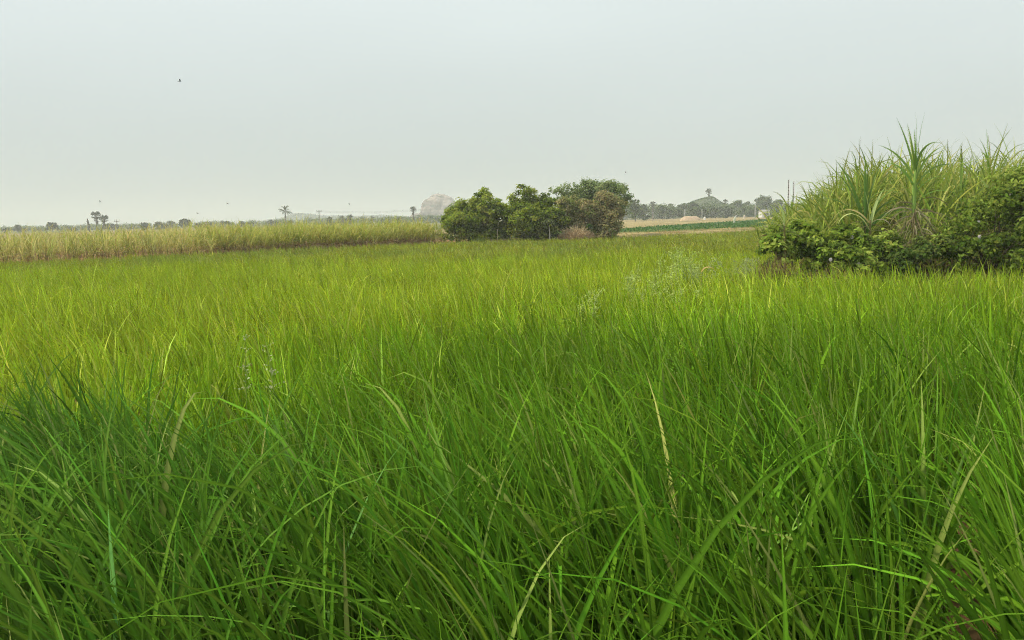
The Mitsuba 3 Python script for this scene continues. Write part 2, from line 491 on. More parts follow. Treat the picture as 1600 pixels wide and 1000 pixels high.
def bank_arch(x, y):
    return 0.26 + 0.32 * (1 - smooth01(-1.3, 0.3, x)) + 0.16 * (y < 2.2)


rng = np.random.default_rng(11)
# near bank: long, broad, dark blades
mb = MB()
P = clumps(rng, 0.95, 5.4, 0.235, 1.3)
P = P[(rng.random(len(P)) > gap_near(P[:, 0], P[:, 1]) * 0.93)]
P = P[rng.random(len(P)) < 0.62 + 0.38 * smooth01(1.5, 2.6, P[:, 1])]
near = P[:, 1] < tall_edge(P[:, 0]) + rng.normal(0, 0.18, len(P))
Pn, Pr = P[near], P[~near]
q1 = Pn[:, 1] < 3.0
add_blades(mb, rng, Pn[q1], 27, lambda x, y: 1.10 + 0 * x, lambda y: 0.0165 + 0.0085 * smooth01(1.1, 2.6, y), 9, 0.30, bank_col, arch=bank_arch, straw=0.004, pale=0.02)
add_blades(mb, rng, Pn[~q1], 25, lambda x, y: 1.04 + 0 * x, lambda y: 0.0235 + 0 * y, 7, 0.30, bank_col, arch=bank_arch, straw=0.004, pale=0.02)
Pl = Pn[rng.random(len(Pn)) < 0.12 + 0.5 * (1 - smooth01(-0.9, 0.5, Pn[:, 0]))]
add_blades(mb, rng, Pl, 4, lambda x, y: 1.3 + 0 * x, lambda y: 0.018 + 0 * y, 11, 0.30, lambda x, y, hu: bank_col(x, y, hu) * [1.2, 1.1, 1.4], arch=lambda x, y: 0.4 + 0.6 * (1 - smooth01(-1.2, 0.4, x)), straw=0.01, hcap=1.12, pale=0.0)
thing('tall_grass', 'long dark green arching grass blades filling the near edge of the field', 'grass', [(None, mb.entry('grass_mat'))], kind='stuff')

mb = MB()


def rice_h(x, y):
    return 0.64 + 0.30 * smooth01(-2.4, 0.2, x) * (1 - smooth01(3.5, 9.5, y))


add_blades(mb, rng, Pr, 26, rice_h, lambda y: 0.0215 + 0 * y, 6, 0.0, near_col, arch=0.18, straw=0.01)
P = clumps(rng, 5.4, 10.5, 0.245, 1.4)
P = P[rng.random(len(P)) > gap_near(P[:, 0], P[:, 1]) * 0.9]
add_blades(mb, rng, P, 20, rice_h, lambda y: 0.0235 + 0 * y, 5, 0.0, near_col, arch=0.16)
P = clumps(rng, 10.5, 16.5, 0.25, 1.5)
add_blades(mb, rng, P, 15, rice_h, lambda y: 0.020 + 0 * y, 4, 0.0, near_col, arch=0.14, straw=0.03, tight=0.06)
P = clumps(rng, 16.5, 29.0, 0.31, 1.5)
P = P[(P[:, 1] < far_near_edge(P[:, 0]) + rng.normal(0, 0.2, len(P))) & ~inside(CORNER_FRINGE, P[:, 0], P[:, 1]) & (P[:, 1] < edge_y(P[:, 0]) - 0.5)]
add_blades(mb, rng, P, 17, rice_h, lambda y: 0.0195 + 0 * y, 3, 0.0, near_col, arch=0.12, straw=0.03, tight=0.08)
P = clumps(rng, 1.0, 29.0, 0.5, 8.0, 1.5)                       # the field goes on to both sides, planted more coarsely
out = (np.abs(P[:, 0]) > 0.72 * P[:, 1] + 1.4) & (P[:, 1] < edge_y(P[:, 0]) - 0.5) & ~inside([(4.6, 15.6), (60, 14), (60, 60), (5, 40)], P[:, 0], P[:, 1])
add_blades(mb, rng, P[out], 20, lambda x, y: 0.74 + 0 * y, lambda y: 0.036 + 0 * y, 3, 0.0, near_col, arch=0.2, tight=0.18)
thing('rice_field', 'bright yellow green rice standing dense across the middle of the field', 'rice', [(None, mb.entry('grass_mat'))], kind='stuff')

mb = MB()


def far_col(x, y, hu):
    t = smooth01(0.42, 0.6, hu)[:, None]
    return np.array([0.20, 0.285, 0.040]) * (1 - t) + np.array([0.235, 0.31, 0.03]) * t


for d0, d1, st, wd in ((25.0, 40, 0.34, 0.024), (40, 76, 0.5, 0.036)):
    P = clumps(rng, d0, d1, st, 6.0, 0.85)
    keep = (P[:, 1] > far_near_edge(P[:, 0]) + 0.3) & (P[:, 1] < edge_y(P[:, 0]) - 0.4) & ~inside(CORNER_FRINGE, P[:, 0], P[:, 1])
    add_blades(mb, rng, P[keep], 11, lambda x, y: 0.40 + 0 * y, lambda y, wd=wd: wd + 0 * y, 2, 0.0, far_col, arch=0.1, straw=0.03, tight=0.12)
thing('young_rice', 'shorter greyish green rice plot in front of the cane and bushes', 'rice', [(None, mb.entry('grass_mat'))], kind='stuff')

# dark green crop beyond the fallow strip, dry grass along its edges
mb = MB()
CROP = [(-4, 77), (10, 89), (37, 113), (90, 176), (150, 329), (68, 220), (14, 112), (-4, 91)]
q = rng.uniform([-4, 77], [150, 329], (60000, 2))
q = q[inside(CROP, q[:, 0], q[:, 1])][:9000]
add_blades(mb, rng, q, 4, lambda x, y: 0.34 + 0 * y, lambda y: 0.10 + 0 * y, 2, 0.0, lambda x, y, hu: np.array([0.055, 0.16, 0.028]) * (0.8 + 0.5 * hu)[:, None], arch=0.5, straw=0.0, t0s=0.5)
thing('green_crop', 'low dark green crop in a strip beyond the fallow field', 'crop', [(None, mb.entry('leaf_mat'))], kind='stuff')

mb = MB()
x = rng.uniform(-3.0, 50, 4200)
P = np.stack([x, edge_y(x) + 0.8 + rng.normal(0, 0.45, len(x))], -1)
add_blades(mb, rng, P, 5, lambda x, y: 0.42 + 0 * y, lambda y: 0.02 + 0 * y, 2, 0.0, lambda x, y, hu: np.where((hu > 0.56)[:, None], np.array([0.22, 0.24, 0.06]), np.array([0.46, 0.36, 0.17])), arch=0.3, straw=0.4, t0s=0.4)
q = rng.uniform([0, 58], [90, 176], (9000, 2))
q = q[inside([(0, 58.5), (7.3, 60), (22.5, 76), (75, 132), (90, 174), (37, 111), (10, 87), (-4, 74)], q[:, 0], q[:, 1])]
add_blades(mb, rng, q, 3, lambda x, y: 0.26 + 0 * y, lambda y: 0.05 + 0 * y, 2, 0.0, lambda x, y, hu: np.where((hu > 0.55)[:, None], np.array([0.17, 0.18, 0.05]), np.array([0.34, 0.27, 0.13])), arch=0.4, straw=0.3, t0s=0.5)
thing('dry_grass', 'straw coloured dry grass along the bund and fallow strip', 'grass', [(None, mb.entry('leaf_mat'))], kind='stuff')


# ------------------------------------------------------------------ sugarcane
def cane_arrays(rng, xy, h, n_green, n_dry, leaf_len, leaf_w, cg, cd, segs=5, stalk=True, top_share=0.45, dry_to=0.9, spread=0.0):
    """Leaves and stalks of many cane plants: (green, dry, stalk) as MB each."""
    n = len(xy)
    green, dry, st = MB(), MB(), MB()
    lean_a = rng.uniform(0, 2 * np.pi, n)
    lean = rng.normal(0, 0.10, n)
    stalk_h = h * rng.uniform(0.48, 0.62, n)
    top = np.stack([xy[:, 0] + np.cos(lean_a) * lean * stalk_h, xy[:, 1] + np.sin(lean_a) * lean * stalk_h, stalk_h], -1)
    base = np.column_stack([xy, np.full(n, -0.05)])
    idx = np.repeat(np.arange(n), n_green)
    m = len(idx)
    u = rng.random(m)
    f = 1 - top_share * (1 - u)
    root = base[idx] + (top - base)[idx] * f[:, None]
    az = rng.uniform(0, 2 * np.pi, m)
    t0 = 0.06 + (0.45 + spread) * (1 - u) + np.abs(rng.normal(0, 0.08 + spread * 0.4, m))
    t1 = t0 + rng.gamma(2.2, 0.36, m) + 0.35 * (1 - u)
    L = leaf_len * h[idx] * rng.uniform(0.72, 1.15, m)
    c = cg[rng.integers(0, len(cg), m)] * (1 + rng.normal(0, 0.14, (m, 1))) * (1 + rng.normal(0, 0.06, (m, 3)))
    tip = np.where((rng.random(m) < 0.18)[:, None], c * 0.5 + STRAW * 0.5, c * [1.05, 1.0, 0.95])
    kn = (rng.uniform(0.45, 0.85, m), np.where(rng.random(m) < 0.22, rng.uniform(0.5, 1.5, m), 0.0))
    green.add(*ribbons(root, L, az, t0, t1, leaf_w * rng.uniform(0.7, 1.2, m), (c * [1.08, 1.02, 0.95]).clip(.004, .8), tip.clip(.004, .8), segs, pexp=rng.uniform(1.3, 2.8, m), twist=rng.normal(0, 0.5, m), face=rng.normal(0, 0.6, m), kink=kn, base_w=0.5))
    if n_dry:
        idx = np.repeat(np.arange(n), n_dry)
        m = len(idx)
        root = base[idx] + (top - base)[idx] * rng.uniform(0.3, dry_to, m)[:, None]
        t0 = rng.uniform(0.4, 1.5, m)
        t1 = np.minimum(t0 + rng.uniform(0.8, 2.0, m), 3.0)
        c = cd[rng.integers(0, len(cd), m)] * (1 + rng.normal(0, 0.18, (m, 1)))
        Ld = np.minimum(leaf_len * h[idx] * rng.uniform(0.5, 0.95, m), root[:, 2] * 1.25 + 0.12)
        dry.add(*ribbons(root, Ld, rng.uniform(0, 2 * np.pi, m), t0, t1, leaf_w * rng.uniform(0.5, 0.9, m), c.clip(.004, .8), (c * 1.05).clip(.004, .8), max(3, segs - 1), pexp=0.7, twist=rng.normal(0, 1.0, m)))
    if stalk:
        m = n
        c = cd[rng.integers(0, len(cd), m)] * 0.9
        d = top - base
        Ls = np.linalg.norm(d, axis=1)
        for tw in (0.0, 1.57):
            st.add(*ribbons(base, Ls, lean_a, np.arcsin(np.clip(lean / np.sqrt(1 + lean ** 2), -1, 1)), np.arctan(lean), np.full(m, leaf_w * 0.8), c.clip(.004, .8), c.clip(.004, .8), 2, twist=np.full(m, tw), taper=9, base_w=1.0))
    return green, dry, st


def join(*mbs):
    o = MB()
    for m in mbs:
        if m.n:
            o.add(*m.arrays())
    return o


rng = np.random.default_rng(21)
# left: a long block of low cane, its front edge along the rice
CY = np.array([[0.41, 0.44, 0.12], [0.50, 0.50, 0.18], [0.33, 0.38, 0.085], [0.58, 0.54, 0.23]])
CYR = np.array([[0.38, 0.44, 0.085], [0.46, 0.48, 0.12], [0.30, 0.38, 0.07], [0.52, 0.50, 0.16]])
CB = np.array([[0.37, 0.26, 0.13], [0.28, 0.19, 0.10], [0.48, 0.38, 0.21], [0.20, 0.135, 0.07]])
xs, ys, back = [], [], []
for depth, per_m in ((0.3, 3.2), (0.8, 3.2), (1.4, 3.0), (2.1, 2.6), (3.0, 2.2), (4.2, 1.8), (5.6, 1.5), (7.2, 1.3), (9.5, 1.2), (12, 1.0), (15, 0.9), (19, 0.8), (24, 0.7)):
    t = np.linspace(0, 1, int(74 * per_m))
    ex = np.interp(t, [0, 0.32, 0.5, 0.95, 1], [-44, -24.8, -17, -5.8, -4.8])
    ey = edge_y(ex)
    xs.append(ex - 0.83 * depth + rng.normal(0, 0.16, len(t)))
    ys.append(ey + 0.56 * depth + rng.normal(0, 0.16, len(t)) + 0.4)
    back.append(np.full(len(t), depth))
xy = np.stack([np.concatenate(xs), np.concatenate(ys)], -1)
back = np.concatenate(back)
ok = np.abs(xy[:, 0]) < 0.9 * xy[:, 1] + 8
xy, back = xy[ok], back[ok]
hh = (1.86 + 0.10 * smooth01(-24, -5, xy[:, 0])) * (0.85 + 0.3 * meshkit.fbm(np.column_stack([xy * 0.45, 0 * back]), 3, 31)) * rng.normal(1, 0.07, len(xy))
hh *= 1 - 0.12 * (back < 0.6)
left_side = xy[:, 0] < -17 + rng.normal(0, 2.0, len(xy))
parts = []
for sel, pal, ng, nd in ((left_side, CY, 11, 3), (~left_side, CYR, 11, 5)):
    parts += cane_arrays(rng, xy[sel], hh[sel], ng, nd, 0.60, 0.045, pal, CB if pal is CYR else CB * 1.15, segs=4, top_share=0.75 if pal is CY else 0.5, dry_to=0.62)
thing('sugarcane_field', 'long low block of yellowing sugarcane with brown dry stems below', 'sugarcane', [(None, join(*parts).entry('leaf_mat'))], kind='stuff')

# right: a tall stand, its outline rising from the left
CG = np.array([[0.20, 0.29, 0.045], [0.27, 0.36, 0.06], [0.34, 0.41, 0.085], [0.14, 0.22, 0.038], [0.17, 0.26, 0.042], [0.43, 0.47, 0.14]])
CD = np.array([[0.24, 0.17, 0.085], [0.17, 0.115, 0.06], [0.34, 0.27, 0.15]])
q = rng.uniform([6.3, 20.0], [24, 29], (2600, 2))
front = 20.4 + 0.7 * np.sin(q[:, 0] * 0.7)
q = q[(q[:, 1] > front) & (q[:, 0] > 7.75 + 0.12 * (q[:, 1] - 20))][:1000]
hx = np.interp(q[:, 0] * 21.5 / q[:, 1], [6.3, 7.8, 8.6, 9.5, 11, 13, 30], [1.9, 2.5, 3.2, 3.6, 3.7, 3.75, 3.75])
extra = np.stack([rng.uniform(8.1, 15.5, 46), rng.uniform(18.7, 20.4, 46)], -1)            # plants that lean out among the shrubs
q = np.vstack([q, extra])
hx = np.concatenate([hx, np.interp(extra[:, 0] * 21.5 / extra[:, 1], [6.3, 8, 9.4, 11, 30], [1.6, 2.0, 2.6, 2.8, 2.8])])
h = hx * rng.normal(1.0, 0.085, len(q)) * (1 + 0.012 * (q[:, 1] - 21))
g, d_, s_ = cane_arrays(rng, q, h, 19, 5, 0.40, 0.050, CG, CD, segs=6, top_share=0.75, dry_to=0.7, spread=0.42)
thing('sugarcane_stand', 'dense green sugarcane stand rising behind the shrubs', 'sugarcane', [(None, join(g, d_, s_).entry('leaf_mat'))], kind='stuff')


def one_cane(label, px, d, py_top, spec, dry=0, seed=0, stalk_top=0.55, col=(0.09, 0.17, 0.035), w=0.07, drycol=((0.27, 0.225, 0.13), (0.40, 0.36, 0.24), (0.19, 0.16, 0.09), (0.24, 0.26, 0.10)), stalk_r=0.03, sheath=None):
    """One cane plant that stands out. spec: list of (height share of the root, azimuth deg (0 = right of the picture), t0, t1, length)."""
    rng = np.random.default_rng(seed)
    x0 = gx(px, d)
    H = gz(px, py_top, d)
    parts = []
    st = MB()
    zs = np.linspace(-0.05, stalk_top * H, 9)
    st.tube(np.stack([x0 + 0.02 * np.sin(zs * 2), np.full(9, d), zs], -1), np.linspace(stalk_r, stalk_r * 0.7, 9), (0.20, 0.17, 0.07), 8)
    parts.append(('stalk', st.entry('wood_mat')))
    if sheath:                                                     # the green bundle of leaf bases above the stalk
        zz = np.linspace(sheath[0] * H, sheath[1] * H, 7)
        sh = MB().tube(np.stack([x0 + 0.02 * np.sin(zz * 2), np.full(7, d), zz], -1), sheath[2] * np.array([0.6, 0.9, 1.0, 1.0, 0.9, 0.75, 0.3]), np.asarray(col) * 1.1, 8)
        parts.append(('sheath', sh.entry('wood_mat')))
    for (f, az, t0, t1, L) in spec:
        c = jitter(rng, 1, col, 0.06, 0.12)
        m = MB().add(*ribbons(np.array([[x0, d, f * H]]), np.array([L]), np.array([math.radians(az)]), np.array([t0]), np.array([t1]), np.array([w]), c * 1.05, c, 10, pexp=1.7, twist=rng.normal(0, 0.3, 1), face=rng.choice([-1, 1], 1) * rng.uniform(0.35, 1.0, 1) * (t0 < 0.6), fold=0.25, base_w=0.6))
        parts.append(('leaf', m.entry('leaf_mat')))
    for k in range(dry):
        f = rng.uniform(0.28, stalk_top)
        c = np.asarray(drycol)[rng.integers(0, len(drycol), 1)] * rng.uniform(0.8, 1.2)
        L = min(rng.uniform(0.35, 1.15), f * H * 1.1)
        m = MB().add(*ribbons(np.array([[x0, d, f * H]]), np.array([L]), rng.uniform(0, 2 * np.pi, 1), rng.uniform(0.5, 2.6, 1), rng.uniform(2.3, 3.1, 1), np.array([w * rng.uniform(0.3, 0.6)]), c, c * 1.05, 8, pexp=rng.uniform(0.4, 1.2), twist=rng.normal(0, 1.6, 1)))
        parts.append(('dry_leaf', m.entry('leaf_mat')))
    thing('sugarcane_plant', label, 'sugarcane', parts)


one_cane('tallest sugarcane plant with loose leaf fan and untidy grey brown dead leaves', 1428, 18.6, 172,
         [(0.66, 8, 0.05, 0.24, 1.38), (0.68, 185, 0.02, 0.10, 1.28), (0.64, 178, 0.26, 0.50, 1.42), (0.65, 172, 0.14, 0.30, 1.2), (0.62, 183, 0.55, 1.35, 1.25), (0.66, 170, 0.05, 0.12, 1.0), (0.66, 10, 0.06, 2.2, 1.15), (0.62, 3, 0.35, 1.3, 1.05), (0.60, 25, 0.2, 0.8, 1.1),
          (0.55, 0, 0.7, 2.75, 1.25), (0.52, 185, 0.7, 2.5, 1.1), (0.57, 190, 0.5, 1.7, 1.1), (0.50, -8, 0.9, 2.8, 1.2), (0.58, 350, 0.5, 1.9, 1.0), (0.5, 178, 0.9, 2.6, 1.2)],
         dry=110, seed=3, stalk_top=0.50, w=0.06, col=(0.20, 0.31, 0.07), stalk_r=0.04, sheath=(0.42, 0.68, 0.05))
one_cane('broad leaved dark green sugarcane plant left of the tallest one', 1352, 19.3, 215,
         [(0.42, 170, 0.1, 0.35, 1.9), (0.42, 150, 0.25, 0.7, 1.8), (0.4, 20, 0.1, 0.5, 1.6), (0.4, 60, 0.05, 0.3, 1.7), (0.38, 10, 0.4, 1.9, 1.4), (0.38, 190, 0.5, 1.7, 1.5), (0.36, 0, 0.6, 2.3, 1.3), (0.4, 240, 0.2, 0.8, 1.5), (0.37, 300, 0.3, 1.2, 1.4), (0.43, 90, 0.02, 0.2, 1.7), (0.40, 185, 0.3, 0.9, 1.7), (0.36, 330, 0.5, 1.9, 1.2)],
         dry=14, seed=5, stalk_top=0.45, w=0.08, col=(0.14, 0.24, 0.055))
one_cane('sugarcane plant with two long yellow leaves drooping over the shrub', 1360, 18.9, 285,
         [(0.62, 188, 0.7, 2.75, 1.15), (0.56, 200, 0.6, 2.8, 1.2), (0.6, 20, 0.2, 0.8, 1.0), (0.6, 120, 0.1, 0.5, 1.0)],
         dry=10, seed=6, stalk_top=0.66, w=0.08, col=(0.50, 0.54, 0.22))
one_cane('short sugarcane plant with a pale leaf drooping at the left end of the stand', 1226, 17.9, 340,
         [(0.88, 186, 0.5, 2.45, 0.8), (0.9, 150, 0.4, 1.9, 0.6), (0.88, 2, 0.8, 2.9, 0.7), (0.85, 200, 0.9, 2.7, 0.65), (0.9, 40, 0.3, 1.6, 0.7), (0.9, 120, 0.1, 0.9, 0.6)],
         dry=6, seed=7, stalk_top=0.9, w=0.05, col=(0.40, 0.46, 0.17))
one_cane('sugarcane plant with a bent top leaf right of the tallest one', 1500, 19.6, 222,
         [(0.5, 90, 0.02, 0.18, 1.7), (0.5, 20, 0.1, 0.5, 1.6), (0.48, 170, 0.2, 0.8, 1.5), (0.46, 10, 0.4, 1.6, 1.4), (0.46, 190, 0.4, 1.7, 1.3), (0.5, 60, 0.1, 0.3, 1.5), (0.48, 130, 0.1, 0.5, 1.4), (0.42, 350, 0.6, 2.2, 1.1)],
         dry=10, seed=8, stalk_top=0.52, w=0.07, col=(0.22, 0.33, 0.07))
one_cane('bluish green sugarcane plant leaning beside the right hand shrub', 1560, 19.4, 236,
         [(0.5, 80, 0.02, 0.2, 1.6), (0.5, 20, 0.2, 0.6, 1.6), (0.48, 165, 0.2, 0.9, 1.4), (0.46, 5, 0.5, 1.5, 1.3), (0.46, 190, 0.5, 1.9, 1.2), (0.5, 110, 0.1, 0.3, 1.5)],
         dry=8, seed=9, stalk_top=0.52, w=0.065, col=(0.24, 0.33, 0.09))


# ------------------------------------------------------------------ shrubs, weeds and dry brush at the right corner
def shrub(name, label, cat, base, lobes, n, size, cols, seed, bark=(0.13, 0.10, 0.07), r0=0.05, gap=0.42, freq=1.2, deep=0.5, flowers=0, drop=0.75, crown='foliage'):
    rng = np.random.default_rng(seed)
    st, fo = MB(), MB()
    limbs(st, rng, base, lobes, r0, bark)
    crown_cloud(fo, rng, lobes, n, size, cols, freq=freq, gap=gap, seed=seed, deep=deep, drop=drop)
    parts = [('stem' if crown == 'foliage' else 'trunk', st.entry('wood_mat')), (crown, fo.entry('leaf_mat'))]
    for k in range(flowers):
        l = lobes[rng.integers(len(lobes))]
        dd = unit(rng, 1)[0]
        dd[1] = -abs(dd[1])
        dd[2] = abs(dd[2]) * 0.6
        p = np.asarray(l[0]) + dd * np.asarray(l[1]) * 1.03
        fl = MB()
        for j in range(5):
            a = j * 2 * np.pi / 5
            fl.add(*leaf_quads((p + 0.022 * np.array([math.cos(a), -0.3, math.sin(a)]))[None], np.array([[0.3 * math.cos(a), -1, 0.3 * math.sin(a)]]), np.array([0.055]), np.array([[0.72, 0.66, 0.66]]), rng, 0.9, 0.1))
        parts.append(('flower', fl.entry('leaf_mat'), {'label': 'pale pinkish white flower'} if k == 0 else None))
    return thing(name, label, cat, parts)


SG = [(0.10, 0.155, 0.025), (0.17, 0.245, 0.035), (0.25, 0.34, 0.05), (0.34, 0.42, 0.085)]
SGR = [(0.085, 0.135, 0.022), (0.14, 0.205, 0.03), (0.21, 0.28, 0.045), (0.28, 0.36, 0.07)]


def L_(px, py, d, rx, rz, ry=None):
    p = at(px, py, d)
    return (p.tolist(), (rx, ry or rx * 0.8, rz))


shrub('shrub', 'leafy shrub with a dark hollow at the left end of the cane stand', 'shrub', [gx(1245, 18.3), 18.5, 0],
      [L_(1222, 386, 18.3, 0.45, 0.45), L_(1262, 376, 18.6, 0.5, 0.42), L_(1212, 405, 18.0, 0.45, 0.4), L_(1288, 394, 18.3, 0.5, 0.42), L_(1245, 366, 18.8, 0.35, 0.28)], 4600, 0.12, SG, 41, gap=0.46, freq=1.9)
shrub('shrub', 'bushy shrub with pale pinkish flowers below the drooping yellow cane leaves', 'shrub', [gx(1335, 18), 18.2, 0],
      [L_(1318, 384, 18.3, 0.5, 0.4), L_(1362, 390, 18.0, 0.5, 0.4), L_(1310, 408, 17.7, 0.5, 0.36), L_(1345, 415, 17.6, 0.5, 0.36), L_(1380, 404, 18.0, 0.36, 0.3), L_(1335, 362, 18.9, 0.3, 0.25)], 5200, 0.115, SG, 42, gap=0.45, freq=1.9, flowers=9)
shrub('shrub', 'large dark leafy shrub at the right edge before the cane', 'shrub', [gx(1560, 18), 18.4, 0],
      [L_(1505, 376, 18.0, 0.55, 0.5), L_(1555, 352, 18.4, 0.75, 0.75), L_(1602, 318, 18.8, 0.75, 0.8), L_(1478, 404, 17.8, 0.5, 0.36), L_(1530, 402, 17.8, 0.6, 0.42), L_(1590, 390, 17.8, 0.7, 0.55), L_(1556, 312, 19.0, 0.42, 0.4), L_(1660, 340, 18.6, 1.0, 1.1), L_(1640, 400, 18, 0.9, 0.7)], 13500, 0.12, SGR, 43, gap=0.44, freq=1.7, flowers=4)
shrub('shrub', 'small low shrub at the foot of the tallest cane', 'shrub', [gx(1430, 17.8), 17.9, 0],
      [L_(1428, 408, 17.7, 0.45, 0.35), L_(1452, 398, 17.9, 0.45, 0.4), L_(1405, 420, 17.5, 0.4, 0.3)], 2400, 0.10, [(0.08, 0.13, 0.03), (0.13, 0.18, 0.04), (0.19, 0.23, 0.06)], 44, gap=0.42, freq=2.0)

# low mixed weeds and dead grass along the foot of the corner
rng = np.random.default_rng(51)
mb = MB()
q = rng.uniform([3.9, 15.0], [20, 19.5], (14000, 2))
q = q[inside([(3.9, 17.2), (9.5, 15.0), (18, 15.4), (26, 17), (26, 34), (8, 32), (4.0, 24)], q[:, 0], q[:, 1])][:4200]
q = np.vstack([q, rng.uniform([4.7, 15.6], [7.2, 19.5], (1500, 2))])
add_blades(mb, rng, q, 6, lambda x, y: 0.42 + 0 * y, lambda y: 0.022 + 0 * y, 3, 0.0, lambda x, y, hu: np.where((hu > 0.52)[:, None], np.array([0.10, 0.14, 0.035]), np.array([0.17, 0.155, 0.06])), arch=0.4, straw=0.22, t0s=0.45)
thing('undergrowth', 'low tangle of weeds and dead grass at the foot of the shrubs', 'weeds', [(None, mb.entry('leaf_mat'))], kind='stuff')


def brush(name, label, px, py, d, w, h, n, cols, seed):
    rng = np.random.default_rng(seed)
    c = at(px, py, d)
    m = n
    root = np.stack([c[0] + rng.normal(0, w * 0.45, m), c[1] + rng.normal(0, w * 0.35, m), rng.uniform(0, h * 0.5, m)], -1)
    col = np.asarray(cols)[rng.integers(0, len(cols), m)] * (1 + rng.normal(0, 0.2, (m, 1)))
    t0 = rng.uniform(0, 1.2, m)
    mb = MB().add(*ribbons(root, rng.uniform(0.35, 0.9, m) * h, rng.uniform(0, 2 * np.pi, m), t0, t0 + rng.normal(0.5, 0.7, m), np.full(m, 0.014), col.clip(.004, .8), col.clip(.004, .8), 4, twist=rng.normal(0, 1, m)))
    return thing(name, label, 'dry brush', [(None, mb.entry('leaf_mat'))])


brush('dry_brush', 'brown heap of dry brush at the left foot of the shrub', 1212, 425, 16.9, 0.50, 0.85, 1500, [(0.20, 0.135, 0.07), (0.27, 0.195, 0.10), (0.14, 0.10, 0.05)], 61)
brush('dry_brush', 'small brown tuft of dry brush beside the feathery weeds', 1152, 432, 16.2, 0.30, 0.5, 420, [(0.20, 0.175, 0.08), (0.16, 0.15, 0.06)], 62)
brush('dry_brush', 'dry brown twigs before the flowering shrub', 1300, 428, 17.0, 0.42, 0.7, 520, [(0.16, 0.11, 0.065), (0.23, 0.18, 0.10)], 63)


def weed(label, px, py_top, d, spread, n_stem, seed, cols=((0.42, 0.54, 0.12), (0.50, 0.60, 0.17), (0.34, 0.46, 0.09))):
    """An airy weed: thin forking stems set with tiny pale leaves."""
    rng = np.random.default_rng(seed)
    x0, H = gx(px, d), gz(px, py_top, d)
    st, lf = MB(), MB()
    P = []
    for k in range(n_stem):
        a, r = rng.uniform(0, 2 * np.pi), spread * math.sqrt(rng.random())
        hh = H * rng.uniform(0.6, 1.0)
        e = np.array([x0 + r * math.cos(a), d + r * math.sin(a), hh])
        b = np.array([x0 + 0.2 * r * math.cos(a), d + 0.2 * r * math.sin(a), 0])
        mid = (b + e) / 2 + [0.25 * (b[0] - e[0]), 0.25 * (b[1] - e[1]), 0.05]
        st.tube([b, mid, e], [0.006, 0.005, 0.002], (0.42, 0.48, 0.20), 4)
        for j in range(7):
            t = rng.uniform(0.35, 1)
            s = mid + (e - mid) * t
            q = s + unit(rng, 1)[0] * 0.16 + [0, 0, 0.07]
            st.tube([s, q], [0.003, 0.0015], (0.46, 0.52, 0.24), 3)
            P.append(s + (q - s) * rng.random((7, 1)) + rng.normal(0, 0.025, (7, 3)))
    P = np.vstack(P)
    c = np.asarray(cols)[rng.integers(0, len(cols), len(P))] * (1 + rng.normal(0, 0.15, (len(P), 1)))
    nr = unit(rng, len(P)) + [0, 0, 0.6]
    nr /= np.linalg.norm(nr, axis=1, keepdims=True)
    lf.add(*leaf_quads(P, nr, rng.uniform(0.022, 0.048, len(P)), c.clip(.004, .8), rng, 0.7))
    thing('feathery_weed', label, 'weed', [('stem', st.entry('wood_mat')), ('foliage', lf.entry('leaf_mat'))])


weed('tallest pale feathery weed standing above the rice near the shrubs', 1065, 386, 16.4, 0.42, 14, 71)
weed('pale feathery weed leaning out left of the tallest feathery weed', 1040, 405, 15.6, 0.40, 9, 72)
weed('greyish green feathery weed between the tallest one and the curled dry leaf', 1092, 412, 15.9, 0.42, 10, 73, ((0.31, 0.40, 0.13), (0.40, 0.48, 0.18)))
weed('greyish weed close to the brown brush heap', 1158, 400, 17.2, 0.55, 14, 74, ((0.28, 0.33, 0.15), (0.36, 0.40, 0.20)))
weed('lone feathery weed rising out of the rice left of the weed patch', 985, 418, 14.2, 0.30, 4, 75)
weed('feathery weed with sparse stems next to the lone weed in the rice', 1008, 432, 13.6, 0.30, 4, 76)
weed('short feathery weed deepest in the open rice', 920, 452, 11.6, 0.26, 4, 77)
weed('low pale weed in front of the tallest feathery weed', 1060, 440, 13.0, 0.40, 6, 78)

# the curled pale leaf, the seed heads
mb = MB()
c = at(1102, 424, 15.7)
mb.add(*ribbons(np.array([c + [-0.07, 0, -0.02]]), np.array([0.36]), np.array([0.0]), np.array([0.3]), np.array([2.9]), np.array([0.075]), np.array([[0.62, 0.42, 0.22]]), np.array([[0.66, 0.50, 0.22]]), 10, pexp=1.0, fold=0.4))
st = MB().tube([[c[0] - 0.07, c[1], 0], [c[0] - 0.08, c[1], c[2] * 0.5], c + [-0.07, 0, -0.02]], [0.008, 0.007, 0.005], (0.4, 0.32, 0.16), 5)
thing('withered_leaf', 'curled pale orange withered leaf among the weeds', 'leaf', [('blade', mb.entry('leaf_mat')), ('stem', st.entry('wood_mat'))])


